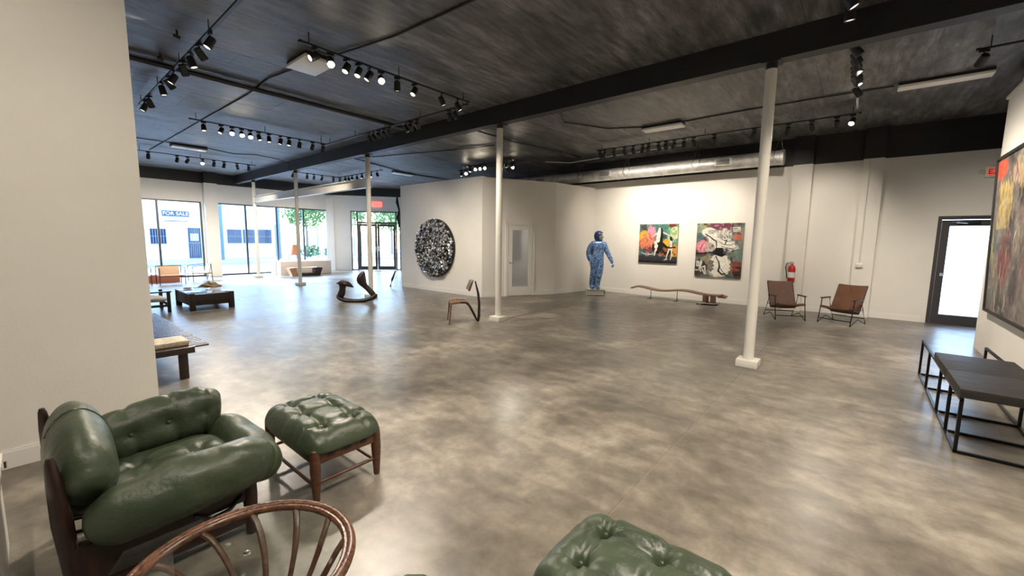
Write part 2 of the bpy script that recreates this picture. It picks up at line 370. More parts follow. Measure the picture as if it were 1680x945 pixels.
# ------------------------------------------------------------------ columns
ords = ['nearest, in front of the brown leather chairs', 'second nearest, beside the sculptural wooden chair', 'third, behind the rocking sculpture', 'fourth, in front of the low pedestal', 'farthest, close to the shop window']
for k, (y, r) in enumerate(((1.0, .062), (5.42, .062), (10.05, .062), (14.42, .058), (18.2, .058))):
    t = thing('steel_column', 'slim round white painted steel column, '+ords[k], 'column', (6.06, y, 0), 0, 'white columns under the black beam')
    MB().cyl((0, 0, .09), (0, 0, 3.70), r, n=24).build('shaft', m_steelw, t)
    MB().cyl((0, 0, 3.70), (0, 0, 3.78), r, n=24).box((-.1, -.1, 3.765), (.1, .1, 3.779)).build('cap_plate', m_black, t)
    MB().box((-.125, -.125, 0), (.125, .125, .095), bev=.008).build('plinth', m_steelw, t)

# ------------------------------------------------------------------ outside the shop windows
m_stucco = textured('white_stucco', [(.3, (.78, .78, .76)), (.7, (.84, .84, .82))], scale=1, rough=(.8, .9), bump=.2)
m_pave = textured('concrete_pavement', [(.3, (.52, .52, .5)), (.7, (.62, .62, .6))], scale=1, rough=(.8, .9))
m_asph = textured('grey_road', [(.3, (.30, .30, .30)), (.7, (.38, .38, .38))], scale=2, rough=(.8, .9))
m_bluef = mat('slate_blue_paint', (.10, .17, .27), .5)
m_dkwin = mat('dark_window_glass', (.03, .05, .10), .1)
m_iron = mat('grey_iron', (.22, .24, .26), .5, .4)
m_navy = mat('navy_sign_face', (.03, .05, .10), .5)
gd = MB().box((-45, 20.3, -.3), (60, 27.0, -.02)).box((-45, 31.2, -.3), (60, 60, 0.0)); gd.mi = 1; gd.box((-45, 27.0, -.3), (60, 31.2, -.1))
gd.mi = 0; gd.box((13.1, -25, -.3), (60, 20.3, -.02))
struct('ground_outside', gd, [m_pave, m_asph])
bl = thing('white_building', 'long white stuccoed building across the street with barred dark windows', 'building', (0, 33, 0))
MB().box((-10, 0, 0), (12.2, 6, 5.2)).build('facade_wall', m_stucco, bl, smooth=False)
MB().box((-10, -.05, 0), (12.25, 0, .18)).build('plinth_course', m_pave, bl, smooth=False)
def ext_window(x0, x1, z0, z1, bars=6, name='barred_window'):
    w = MB().box((x0, -.03, z0), (x1, .0, z1)).build(name, m_dkwin, bl, smooth=False)
    b_ = MB()
    for i in range(bars+1):
        x = x0+(x1-x0)*i/bars; b_.cyl((x, -.08, z0), (x, -.08, z1), .014, n=6)
    for z in (z0, (z0+z1)/2, z1): b_.box((x0, -.09, z-.015), (x1, -.07, z+.015))
    b_.build('window_bars', m_iron, w)
ext_window(5.2, 5.95, 1.1, 2.02); ext_window(4.2, 4.95, 1.1, 2.02)
ext_window(9.21, 10.03, 1.15, 2.08, 9); ext_window(10.15, 10.95, 1.15, 2.1, 9); ext_window(11.1, 11.95, 1.15, 2.12, 9)
ext_window(7.05, 7.7, .18, 2.12, 6, 'barred_door')
MB().box((7.15, -.07, 1.3), (7.6, -.04, 1.75)).build('door_notice', m_paper, bl, smooth=False)
MB().box((8.62, -.14, .05), (8.95, 0, 3.95)).build('blue_pilaster', m_bluef, bl, smooth=False)
MB().box((11.95, -1.2, .05), (12.15, -.95, 4.6)).build('blue_post', m_bluef, bl, smooth=False)
sg = thing('for_sale_sign', 'white sale sign with navy band on the white building outside', 'sign', (6.5, 32.93, 2.85))
MB().box((-.75, -.02, -.4), (.75, .02, .4)).build('board', m_paper, sg, smooth=False)
MB().box((-.68, -.03, -.06), (.68, -.02, .30)).build('navy_band', m_navy, sg, smooth=False)
RX = Matrix.Rotation(PI/2, 4, 'X')
text_mesh('FOR SALE', .30, 'lettering', m_paper, sg, Matrix.Translation((0, -.034, .12)) @ RX)
text_mesh('305.725.6393', .17, 'phone_number', m_navy, sg, Matrix.Translation((0, -.024, -.19)) @ RX)
MB().box((-.6, -.028, -.36), (.6, -.02, -.31)).build('underline', m_navy, sg, smooth=False)
# trees, fence and gate to the right of the building
m_leaf = textured('green_foliage', [(.3, (.06, .13, .03)), (.7, (.20, .32, .08))], scale=1.5, rough=(.6, .8))
m_bark = mat('bark', (.2, .16, .12), .9)
def tree(name, loc, h, r, label, n=2400):
    t = thing(name, label, 'tree', loc, 0, 'street trees outside the shop')
    MB().tube([(0, 0, 0), (.1, .05, h*.3), (.0, .1, h*.55)], [.16, .12, .08]).build('trunk', m_bark, t)
    vs_, fs = [], []
    for i in range(n):
        d = Vector(rng.normal(size=3)).normalized()*r*(rng.random()**.4); c = Vector((0, 0, h*.66))+Vector((d.x, d.y, d.z*.8))
        c += Vector((math.sin(d.x*4), math.cos(d.y*5), 0))*.15
        a = Vector(rng.normal(size=3)).normalized()*.11; b = Vector(rng.normal(size=3)).normalized()*.11
        k = len(vs_); vs_ += [c-a, c+b, c+a, c-b]; fs.append((k, k+1, k+2, k+3))
    me = bpy.data.meshes.new('leaves'); me.from_pydata(vs_, [], fs)
    o = linkobj('leaves', me, t, [m_leaf]); o['kind'] = 'stuff'
tl = [('leafy green street tree, leftmost behind the iron gate', (16.0, 36.5, 0), 6.0, 2.0), ('leafy green street tree seen left of the entry doors', (20.4, 37.5, 0), 6.4, 2.0),
      ('leafy green street tree behind the left entry door', (24.8, 37, 0), 6.0, 2.2), ('leafy green street tree behind the right entry door', (29.6, 37.4, 0), 6.6, 2.5), ('leafy green street tree, rightmost through the entry doors', (35.2, 37, 0), 6.8, 2.8)]
for l, p, h, r in tl: tree('street_tree', p, h, r, l)
def fence(x0, x1, y, h, label, name='iron_fence'):
    t = thing(name, label, 'fence', (x0, y, 0)); L = x1-x0
    MB().box((0, -.02, .2), (L, .02, .25)).box((0, -.02, h-.25), (L, .02, h-.2)).build('rail', m_iron, t, smooth=False)
    pk = MB().cyl((0, 0, .02), (0, 0, h), .018, n=6).build('picket', m_iron, t); n = int(L/.19)
    for i in range(1, n):
        o = pk.copy(); COL.objects.link(o); o.location = (i*.19, 0, 0); o.parent = t
    for x in (0, L/2, L): MB().box((x-.05, -.05, 0), (x+.05, .05, h+.15)).build('post', m_iron, t, smooth=False)
fence(12.6, 19.0, 34.0, 2.4, 'grey iron picket fence beside the white building')
fence(19.3, 36.0, 33.4, 2.0, 'grey iron picket fence seen through the entry doors')
m_bush = textured('shrub_leaves', [(.3, (.10, .16, .06)), (.7, (.3, .38, .18))], scale=2, rough=(.7, .8))
for k, (x, y) in enumerate(((14.6, 32.6), (16.2, 32.4))):
    vs_, fs = [], []
    for i in range(260):
        d = Vector(rng.normal(size=3)).normalized()*.65*(rng.random()**.4); c = Vector((d.x*1.2, d.y*.7, max(.1, .55+d.z*.8)))
        a = Vector(rng.normal(size=3)).normalized()*.11; b = Vector(rng.normal(size=3)).normalized()*.11
        q = len(vs_); vs_ += [c-a, c+b, c+a, c-b]; fs.append((q, q+1, q+2, q+3))
    me = bpy.data.meshes.new('shrub'); me.from_pydata(vs_, [], fs); o = linkobj('shrub', me, None, [m_bush]); o.location = (x, y, 0)
    tag(o, ('low pale shrub in front of the iron gate, left one', 'low pale shrub in front of the iron fence, right one')[k], 'shrub', 'shrubs at the fence')
# neighbour wall outside the exit door
tag(MB().box((19, -30, 0), (19.5, 8, 4.2)).build('neighbour_wall', m_stucco, smooth=False), kind='structure')

# ------------------------------------------------------------------ track lighting
def aim_to(v): return Vector(v).normalized()
heads_total = 0
def head_parts():
    """prototype head, beam along local -z from a pivot hung below the track"""
    ad = MB().box((-.045, -.014, -.03), (.045, .014, 0)).cyl((0, 0, -.03), (0, 0, -.085), .008, n=8)
    return ad
proto = {}
def track(name, label, p0, p1):
    p0, p1 = Vector(p0), Vector(p1); d = p1-p0; L = d.length
    t = thing(name, label, 'light track', p0, math.atan2(d.y, d.x))
    MB().box((0, -.018, 0), (L, .018, .022)).build('rail', m_matblk, t, smooth=False)
    MB().box((-.02, -.022, -.004), (.02, .022, .026)).box((L-.02, -.022, -.004), (L+.02, .022, .026)).build('end_cap', m_matblk, t, smooth=False)
    st = MB(); k = max(2, int(L/1.2)+1)
    for i in range(k):
        x = .1+(L-.2)*i/(k-1); st.cyl((x, 0, .022), (x, 0, CZ-p0.z), .006, n=6)
    st.build('hanger', m_matblk, t)
    return t
CAN = None
def head(loc, aim, lit, label, group, power=1.0, light=True, size=1.0):
    global CAN
    t = thing('track_spotlight', label, 'spotlight', loc, 0, group)
    a = aim_to(aim); rz = math.atan2(a.y, a.x); tilt = math.acos(max(-1, min(1, -a.z)))
    t.rotation_euler = (0, 0, rz); t.scale = (size,)*3
    if CAN is None:
        CAN = {}
        o = MB().box((-.014, -.045, -.03), (.014, .045, 0)).cyl((0, 0, -.03), (0, 0, -.09), .008, n=8); CAN['adapter'] = o
        me = o.build('adapter', m_matblk, t); CAN['adapter'] = me.data; bpy.data.objects.remove(me)
        o = MB().lathe([(.001, .055), (.030, .055), (.042, .045), (.045, .0), (.047, -.085), (.043, -.09), (.040, -.075)], 16)
        me = o.build('can', m_matblk); CAN['can'] = me.data; bpy.data.objects.remove(me)
        o = MB().lathe([(.001, -.079), (.038, -.079), (.040, -.074), (.001, -.074)], 16); me = o.build('lens', m_lens); CAN['lens'] = me.data; bpy.data.objects.remove(me)
        o = MB().lathe([(.001, -.079), (.038, -.079), (.040, -.074), (.001, -.074)], 16); me = o.build('lens', m_lens_on); CAN['lens_on'] = me.data; bpy.data.objects.remove(me)
    o = bpy.data.objects.new('adapter', CAN['adapter']); COL.objects.link(o); o.parent = t
    c = bpy.data.objects.new('can', CAN['can']); COL.objects.link(c); c.parent = t
    c.location = (0, 0, -.105); c.rotation_euler = (0, -tilt, 0)
    l = bpy.data.objects.new('lens', CAN['lens_on' if lit else 'lens']); COL.objects.link(l); l.parent = c
    if light:
        ld = bpy.data.lights.new('spot', 'SPOT'); ld.energy = SPOT_W*power; ld.color = WARM; ld.spot_size = math.radians(100 if a.z < -.62 else 58); ld.spot_blend = 1.0; ld.shadow_soft_size = .04
        lo_ = bpy.data.objects.new('spot_lamp', ld); COL.objects.link(lo_)
        lo_.location = Vector(loc)+Vector((0, 0, -.105))*size+a*.1*size; lo_.rotation_euler = a.to_track_quat('-Z', 'Y').to_euler()
ORD = ['first', 'second', 'third', 'fourth', 'fifth', 'sixth', 'seventh', 'eighth', 'ninth', 'tenth', 'eleventh', 'twelfth', 'thirteenth', 'fourteenth', 'fifteenth', 'sixteenth', 'seventeenth', 'eighteenth', 'nineteenth', 'twentieth']
TZ = 3.95
def run(axis, const, vals, aims, lits, where, start, tz=TZ, power=1.0, lights=None):
    for i, v in enumerate(vals):
        loc = (const, v, tz) if axis == 'y' else (v, const, tz)
        a = aims[i % len(aims)]; a = (a[0]+random.uniform(-.12, .12), a[1]+random.uniform(-.12, .12), a[2])
        lt = i in lits
        head(loc, a, lt, ('glowing' if lt else 'black')+' spotlight, %s from the %s end of track %s' % (ORD[i], start, where), 'spotlights on the track '+where, power=power, light=(lights is None or i in lights))
w = 'at the upper left'
track('light_track', 'long black track running towards the upper left corner', (1.63, 3.2, TZ), (1.63, 10.2, TZ))
run('y', 1.63, [5.98, 6.43, 6.81, 7.21, 7.74, 8.05, 8.46, 9.43, 9.81], [(-.5, .1, -1), (.8, .2, -1), (.3, -.2, -1), (.5, .5, -1)], (), w, 'near', lights=(0, 2, 5, 7))
w = 'over the middle of the left bay'
track('light_track', 'black track over the middle of the left bay, nearest cross track', (2.40, 5.40, TZ), (5.2, 5.40, TZ))
run('x', 5.40, [2.57, 2.77, 2.99, 3.16, 3.32, 3.5, 3.77, 4.08, 4.61, 4.96], [(-.9, -.2, -.6), (-.5, -.95, -.9), (-.5, -.2, -1), (-.4, -.3, -1), (-.6, .1, -1), (-.45, -.9, -.8), (0, 0, -1), (-.6, -.2, -.8), (.3, -.3, -1), (.5, -.4, -1)], (1, 5), w, 'left')
w = 'in front of the rail beam'
track('light_track', 'black cross track in the left bay, second in depth', (2.45, 10.61, TZ), (5.22, 10.61, TZ))
run('x', 10.61, [2.67, 2.98, 3.18, 3.36, 3.53, 3.7, 3.91, 4.16, 4.35, 4.59, 4.9, 5.16], [(0, -.2, -1), (-.4, -.3, -1), (-.3, -1, -.75), (-.3, -1, -.8), (-.35, -1, -.8), (0, -.4, -1), (0, -.2, -1), (-.2, 0, -1), (-.3, -.3, -1), (-.2, .1, -1), (.1, .9, -1), (.35, .9, -1)], (2, 3, 4), w, 'left', lights=(0, 2, 3, 4, 6, 10, 11))
w = 'nearest the shop windows'
track('light_track', 'black cross track nearest the shop windows', (2.3, 15.65, TZ), (5.3, 15.65, TZ))
run('x', 15.65, [2.58, 3.23, 3.48, 3.85, 4.14, 4.41, 4.77, 5.1], [(0, .8, -1), (-.1, .9, -1), (-.2, .9, -.8), (-.25, -1, -.65), (0, .9, -.8), (0, .7, -1), (.4, 1, -.8), (.3, .9, -.8)], (3,), w, 'left', power=1.3)
w = 'beside the black beam'
track('light_track', 'black track running along the left side of the black beam', (5.27, 5.5, TZ), (5.27, 10.55, TZ))
run('y', 5.27, [5.8, 5.96, 6.91, 7.12, 7.28, 7.88, 8.06, 8.27, 8.48, 8.66], [(.6, -.2, -1), (.5, .1, -1), (.9, .5, -.7), (.9, .7, -.7)], (), w, 'near', power=1.3, lights=(1, 2, 5, 7, 9))
w = 'behind the white rail'
track('light_track', 'short black cross track behind the white rail beam', (6.4, 15.9, TZ), (8.4, 15.9, TZ))
run('x', 15.9, [6.6, 7.1, 7.35, 7.65, 8.1, 8.36], [(0, .9, -1), (.3, .9, -.9), (.4, 1, -.8)], (4, 5), w, 'left', power=1.2, lights=(1, 2, 4))
w = 'right of the white rail'
track('light_track', 'black track above the rocking sculpture, running in depth', (8.32, 12.9, TZ), (8.32, 15.83, TZ))
run('y', 8.32, [13.2, 13.6, 13.9, 14.2, 14.55, 14.9, 15.15, 15.4], [(.2, -.2, -1), (-.3, -.4, -1)], (), w, 'near', lights=(1, 4))
w = 'over the enclosed room'
track('light_track', 'black track over the enclosed room beyond the diagonal wall', (9.6, 8.05, TZ), (9.6, 10.0, TZ))
run('y', 9.6, [8.12, 8.3, 8.45, 9.2, 9.42, 9.62, 9.85], [(.2, -.2, -1), (-.1, .1, -1), (0, .2, -1), (-1, -.95, -.5), (-1, -.95, -.5), (-1, -.95, -.5), (-.5, -.3, -1)], (3, 4, 5), w, 'near', lights=(3, 5))
w = 'inside the enclosed room'
track('light_track', 'second black track inside the enclosed room, lower behind its wall', (10.0, 8.3, TZ), (10.0, 10.8, TZ))
run('y', 10.0, [8.4, 8.6, 10.30, 10.48, 10.7], [(-1, -.9, -.5), (0, 0, -1), (-.3, .2, -1), (-1, -.9, -.5), (-.2, -.3, -1)], (0, 3), w, 'near', lights=(0,))
w = 'along the back wall'
track('light_track', 'long black track running parallel to the back wall art', (9.95, .2, TZ), (9.95, 5.45, TZ))
run('y', 9.95, [.9-.38, .9, 1.28, 1.87, 2.63, 3.06, 3.27, 3.49, 3.68, 3.85, 4.1, 4.24, 4.48, 4.71, 4.99, 5.26, 5.38], [(1, .1, -.85), (.9, -.1, -1), (1, .35, -.9), (.8, .5, -.9)], (), w, 'right', power=.6, lights=(0, 2, 3, 4, 6, 8, 10, 12, 13, 14, 16))
head((9.95, .29, TZ), (-.8, .2, -.9), True, 'glowing can spotlight where the two right-hand tracks meet', None)
w = 'in the middle of the right bay'
track('light_track', 'black cross track over the nearest column towards the back wall', (6.25, .23, TZ), (9.9, .23, TZ))
run('x', .23, [6.4, 6.65, 6.87, 7.1, 7.27, 7.44, 7.6, 8.1], [(.25, -.75, -1), (.5, -.6, -.9), (1.0, -.5, -.7)], (), w, 'near', power=1.5, lights=(0, 2, 4, 5, 7))
w = 'at the top edge of the picture'
track('light_track', 'black cross track left of the beam near the top edge', (3.0, .26, TZ), (5.6, .26, TZ))
run('x', .26, [3.2, 3.9, 5.1, 5.35], [(-.7, .5, -1), (-.8, .9, -1), (.2, -.4, -1), (.1, .0, -1)], (), w, 'left')
track('light_track', 'short black track stub projecting from the right-hand wall', (7.65, -.9, TZ), (7.65, -1.6, TZ))
head((7.65, -.95, TZ), (.9, .35, -.75), False, 'black can spotlight on the stub beside the right-hand wall', None, light=True, power=1.6)
# unseen spotlights added behind the camera to light the lounge corner
track('light_track', 'added unseen black track above the green leather lounge corner', (-.6, .4, TZ), (-.6, 3.6, TZ))
run('y', -.6, [.8, 1.6, 2.4, 3.2], [(.35, .2, -1), (.9, -.1, -1), (.3, .8, -.9), (.5, -.1, -1)], (), 'added above the lounge corner', 'near', power=.46)
track('light_track', 'added unseen black track above the camera corner of the hall', (.4, -.3, TZ), (3.0, -.3, TZ))  # second added track, out of view, brightens the near floor
run('x', -.3, [.6, 1.3, 2.0, 2.7], [(.2, .4, -1), (.3, .1, -1), (.5, .5, -1), (.6, .2, -1)], (), 'added above the camera corner', 'left', power=1.7)

for k_, (hx, hy) in enumerate(((1.46, 6.62), (1.47, 7.60))):
    t = thing('ceiling_spot', ('tiny ceiling spot throwing a light streak, nearer one at upper left', 'tiny ceiling spot throwing a light streak, farther one at upper left')[k_], 'spotlight', (hx, hy, CZ), 0, 'small streak spots at the upper left')
    MB().cyl((0, 0, 0), (0, 0, -.07), .012).cyl((.03, 0, -.085), (-.04, 0, -.07), .02).build('body', m_matblk, t)
    ld = bpy.data.lights.new('streak', 'SPOT'); ld.energy = 9; ld.color = WARM; ld.spot_size = math.radians(26); ld.spot_blend = .7; ld.shadow_soft_size = .01
    q_ = bpy.data.objects.new('streak_lamp', ld); COL.objects.link(q_); q_.location = (hx-.05, hy, CZ-.07); q_.rotation_euler = Vector((-1, .02, .08)).to_track_quat('-Z', 'Y').to_euler()
# ceiling fluorescent fixtures (off), conduits, pipe, duct
def fixture(c, L, Wd, rz, label, h=.07):
    t = thing('ceiling_fixture', label, 'ceiling light', (c[0], c[1], CZ), rz, 'flat ceiling fixtures')
    MB().box((-L/2, -Wd/2+.02, -.045), (L/2, Wd/2-.02, 0)).box((-L/2+.2, -.03, -.0), (L/2-.2, .03, -.0)).build('housing', m_matblk, t, smooth=False)
    MB().box((-L/2, -Wd/2, -.045-h*.6), (L/2, Wd/2, -.045), bev=.012).build('diffuser', m_diff, t)
fixture((9.05, -.75), 1.0, .22, PI/2, 'long white ceiling fixture near the right-hand exit')
fixture((9.1, 3.45), .85, .30, PI/2, 'white ceiling fixture in front of the back wall pictures')
fixture((2.88, 6.2), .62, .42, PI/2, 'wide white ceiling fixture beside the near cross track')
fixture((3.3, 14.6), .8, .3, 0, 'white ceiling fixture beyond the second cross track')
fixture((9.6, 13.5), .85, .25, 0, 'white ceiling fixture above the enclosed room end')
def pipe(name, pts, r, label, m_=m_matblk, cat='pipe'):
    return tag(MB().tube(pts, r, 8).build(name, m_), label, cat)
pipe('ceiling_pipe', [(-2.0, 7.95, CZ-.06), (2.0, 7.93, CZ-.06), (5.95, 7.95, CZ-.06)], .035, 'black pipe crossing the left ceiling bay')
pipe('ceiling_pipe', [(-2.0, 8.08, CZ-.03), (5.95, 8.10, CZ-.03)], .018, 'thin black pipe running beside the thicker ceiling pipe')
pipe('ceiling_cable', [(3.3, 2.6, CZ-.015), (3.2, 4.6, CZ-.015), (3.0, 5.7, CZ-.02), (2.85, 6.6, CZ-.015), (2.75, 7.3, CZ-.02), (2.82, 8.5, CZ-.01), (2.78, 10.6, CZ-.01), (2.75, 13.5, CZ-.01), (2.7, 16.2, CZ-.02)], .013, 'long loose black cable running in depth over the left bay', cat='cable')
pipe('ceiling_cable', [(-1.0, 14.5, CZ-.02), (1.5, 14.4, CZ-.02), (3.6, 14.4, CZ-.02), (4.4, 14.7, CZ-.02), (4.9, 14.3, CZ-.02), (5.6, 14.5, CZ-.02), (5.93, 14.55, CZ-.1), (5.94, 14.6, 3.8)], .012, 'thin black cable crossing to the beam at the fourth column', cat='cable')
pipe('ceiling_cable', [(6.4, 4.6, CZ-.015), (7.0, 4.7, CZ-.015), (7.6, 5.0, CZ-.015)], .016, 'short black conduit right of the second column', cat='cable')
pipe('ceiling_cable', [(7.6, 5.0, CZ-.015), (8.6, 4.5, CZ-.015), (9.1, 3.6, CZ-.015), (9.0, 2.0, CZ-.015), (9.0, .8, CZ-.015), (9.05, -.2, CZ-.015)], .012, 'thin black cable joining the two right-hand ceiling fixtures', cat='cable')
pipe('ceiling_pipe', [(6.2, 6.9, CZ-.03), (8.2, 6.9, CZ-.03), (11.0, 6.6, CZ-.03)], .022, 'black pipe over the diagonal wall in the right bay')
pipe('ceiling_pipe', [(6.2, 12.0, CZ-.03), (9.8, 13.4, CZ-.03), (12.8, 13.4, CZ-.03)], .02, 'thin black pipe above the far right part of the hall')
pipe('ceiling_cable', [(6.2, 14.2, CZ-.02), (7.3, 11.4, CZ-.02), (8.0, 8.9, CZ-.02), (8.3, 7.6, CZ-.02)], .012, 'thin black cable running in depth behind the second column', cat='cable')
pipe('duct_cable', [(10.6, 7.6, CZ-.1), (10.9, 6.9, CZ-.16), (10.9, 5.9, CZ-.13), (11.0, 4.9, CZ-.08), (11.0, 3.6, CZ-.05)], .012, 'loose silver cable above the round duct', m_galv, 'cable')
# round duct
t = thing('air_duct', 'long round galvanised air duct above the back wall pictures', 'duct', (11.5, 0, 3.58))
R_ = .165
MB().cyl((0, 1.55, 0), (0, 11.4, 0), R_, n=28).build('duct_pipe', m_galv, t)
for y in (1.56, 2.9, 4.3, 5.6, 6.9, 8.2, 9.6):
    MB().tube([(R_*1.03*math.cos(a), y, R_*1.03*math.sin(a)) for a in [2*PI*i/28 for i in range(28)]], .008, 6, closed=True).build('duct_seam', m_galv, t)
MB().cyl((0, 1.50, 0), (0, 1.56, 0), R_*1.06, n=28).build('end_cap', m_galv, t)
m_grd = mat('grille_dark', (.05, .05, .05), .6, .5)
for y in (2.75, 5.95, 8.3):
    g = MB().box((-R_-.045, y-.19, -.085), (-R_+.03, y+.19, .085), bev=.006).build('register', m_galv, t)
    gg = MB()
    for i in range(7): gg.box((-R_-.052, y-.15, -.062+i*.018), (-R_-.044, y+.15, -.052+i*.018))
    gg.build('grille', m_grd, g, smooth=False)
for y in (1.6, 3.4, 5.3, 6.8, 7.7, 8.9, 9.8):
    MB().tube([(-R_, y-.1, 0), (-.02, y, CZ-3.58)], .008, 6).tube([(-R_-.004, y+.1, 0), (-.02, y, CZ-3.58)], .008, 6).tube([(-R_-.01, y-.1, 0.01), (-R_*.75, y, -R_*.75), (-R_-.01, y+.1, .01)], .007, 6).build('hanger_strap', m_chrome, t)

# ------------------------------------------------------------------ painter: flat prints as vertex colours on canvas
def lattice(h, w, n, seed):
    r = np.random.default_rng(seed); g = r.random((n+2, int(n*w/h)+3))
    y = np.linspace(0, n, h); x = np.linspace(0, n*w/h, w); yi = y.astype(int); xi = x.astype(int)
    fy = (y-yi)[:, None]; fx = (x-xi)[None]; fy = fy*fy*(3-2*fy); fx = fx*fx*(3-2*fx)
    a = g[yi][:, xi]; b = g[yi][:, xi+1]; c = g[yi+1][:, xi]; d = g[yi+1][:, xi+1]
    return (a*(1-fx)+b*fx)*(1-fy)+(c*(1-fx)+d*fx)*fy
class Paint:
    def __init__(s, w, h, col):
        s.w, s.h = w, h; s.im = np.ones((h, w, 3))*np.array(col)
        s.Y, s.X = np.mgrid[0:h, 0:w]; s.X = s.X/w; s.Y = s.Y/h; s.asp = h/w; s.seed = 1
        s.n1 = lattice(h, w, 9, 3)-.5; s.n2 = lattice(h, w, 28, 4)-.5
    def mix(s, a, col): a = np.clip(a, 0, 1)[..., None]; s.im = s.im*(1-a)+np.array(col)*a
    def noise(s, col, n, th, soft=.08, amt=1, region=None):
        s.seed += 1; a = np.clip((lattice(s.h, s.w, n, s.seed)-th)/soft, 0, 1)*amt
        if region is not None: a = a*region
        s.mix(a, col)
    def blob(s, x, y, rx, ry, col, rag=.35, soft=.15, amt=1):
        d = np.hypot((s.X-x)/rx, (s.Y-y)/ry)+s.n2*rag+s.n1*rag*.6; a = np.clip((1-d)/soft, 0, 1)*amt
        s.mix(a, col); return a
    def stroke(s, pts, wd, col, rag=0.0):
        pts = np.array(pts, float); wd = np.atleast_1d(wd).astype(float); wd = np.interp(np.linspace(0, 1, len(pts)), np.linspace(0, 1, len(wd)), wd)
        for i in range(len(pts)-1):
            a, b = pts[i], pts[i+1]; dx, dy = b-a; L = dx*dx+(dy*s.asp)**2+1e-9
            t = np.clip(((s.X-a[0])*dx+(s.Y-a[1])*dy*s.asp**2)/L, 0, 1)
            d = np.hypot(s.X-a[0]-t*dx, (s.Y-a[1]-t*dy)*s.asp); r = wd[i]*(1-t)+wd[i+1]*t
            s.mix(np.clip((r+s.n2*rag*r-d)/.008+.5, 0, 1), col)
    def poly(s, pts, col):
        ins = np.zeros_like(s.X, bool); n = len(pts)
        for i in range(n):
            (x0, y0), (x1, y1) = pts[i], pts[(i+1) % n]
            c = ((y0 > s.Y) != (y1 > s.Y)) & (s.X < (x1-x0)*(s.Y-y0)/(y1-y0+1e-12)+x0); ins ^= c
        s.mix(ins.astype(float), col)
m_paint = mat('painted_canvas', (.5, .5, .5), .45)
_a = nd(m_paint, 'ShaderNodeVertexColor'); _a.layer_name = 'paint'; lk(m_paint, _a.outputs[0], m_paint.node_tree.nodes['Principled BSDF'].inputs['Base Color'])
def canvas_mesh(P, W_, H_, parent, y=0.0):
    """vertical grid facing local -y, origin at centre"""
    w, h = P.w, P.h; xs = (np.arange(w)/(w-1)-.5)*W_; zs = (.5-np.arange(h)/(h-1))*H_
    v = np.zeros((h, w, 3)); v[..., 0] = xs[None]; v[..., 1] = y; v[..., 2] = zs[:, None]
    idx = np.arange(w*h).reshape(h, w); f = np.stack([idx[1:, :-1], idx[1:, 1:], idx[:-1, 1:], idx[:-1, :-1]], -1).reshape(-1, 4)
    me = bpy.data.meshes.new('picture'); me.vertices.add(w*h); me.vertices.foreach_set('co', v.ravel())
    me.loops.add(f.size); me.loops.foreach_set('vertex_index', f.ravel().astype(np.int32)); me.polygons.add(len(f))
    me.polygons.foreach_set('loop_start', (np.arange(len(f))*4).astype(np.int32)); me.update(calc_edges=True)
    ca = me.color_attributes.new('paint', 'FLOAT_COLOR', 'POINT'); c = np.ones((w*h, 4)); im_ = np.clip(P.im, 0, 1)+(P.n2*.10+(lattice(P.h, P.w, 70, 9)-.5)*.12)[..., None]; g_ = im_.mean(-1, keepdims=True); im_ = np.clip(g_+(im_-g_)*.78, 0, 1)*.92; c[:, :3] = (im_**2.2).reshape(-1, 3)
    ca.data.foreach_set('color', c.ravel()); return linkobj('picture', me, parent, [m_paint])
K = (.07, .07, .08); WH = (.93, .92, .86)
# picture one: figure with spread arms and a walking one before a graffiti wall
P = Paint(190, 180, (.42, .43, .43))
P.noise((.25, .45, .42), 5, .5); P.noise((.55, .5, .52), 8, .55); P.noise((.2, .3, .3), 12, .66)
P.blob(.55, .12, .35, .14, (.25, .5, .46)); P.blob(.9, .3, .22, .25, (.35, .62, .52)); P.blob(.93, .22, .14, .17, (.86, .86, .62), .1)
P.noise((.55, .75, .45), 16, .6, region=(P.X > .72)*(P.Y < .45))
P.blob(.12, .32, .16, .18, (.96, .68, .15)); P.blob(.2, .5, .2, .18, (.93, .42, .25)); P.blob(.33, .25, .12, .2, (.93, .5, .62)); P.blob(.3, .4, .13, .15, (.94, .42, .42)); P.blob(.28, .62, .14, .11, (.6, .25, .28))
for i in range(14): x = .06+i*.022; P.stroke([(x, .3+.1*math.sin(i*2)), (x+.03, .42), (x-.01, .5), (x+.03, .6+.04*math.cos(i))], .008, [(.99, .8, .3), (.95, .3, .2), (.98, .6, .6), (.9, .25, .2)][i % 4])
P.stroke([(.24, .2), (.25, .08)], .012, (.97, .6, .75)); P.stroke([(.31, .2), (.3, .06)], .012, (.97, .6, .75)); P.stroke([(.37, .22), (.36, .1)], .011, (.97, .6, .75))
P.blob(.72, .5, .12, .13, (.93, .72, .1)); P.blob(.93, .7, .12, .2, (.93, .6, .15)); P.blob(.66, .7, .14, .12, (.7, .35, .15)); P.noise((.1, .1, .1), 22, .62, region=(P.X > .55)*(P.Y > .5)*(P.Y < .82))
P.blob(.85, .03, .09, .05, (.5, .15, .13))
P.mix(np.clip((P.Y-.81+P.n1*.04)/.03, 0, 1), (.22, .21, .23)); P.mix(np.clip((P.Y-.93)/.05, 0, 1), (.08, .08, .1))
P.stroke([(.08, .74), (.2, .78), (.4, .77)], .012, (.8, .82, .75), .8)
P.stroke([(.36, .62), (.46, .5), (.6, .5), (.74, .6)], [.02, .06, .05, .02], K, .6); P.blob(.5, .62, .14, .12, (.1, .1, .11))
P.stroke([(.33, .33), (.43, .26), (.5, .22)], [.008, .018], WH); P.stroke([(.8, .29), (.7, .25), (.6, .2)], [.008, .018], WH)
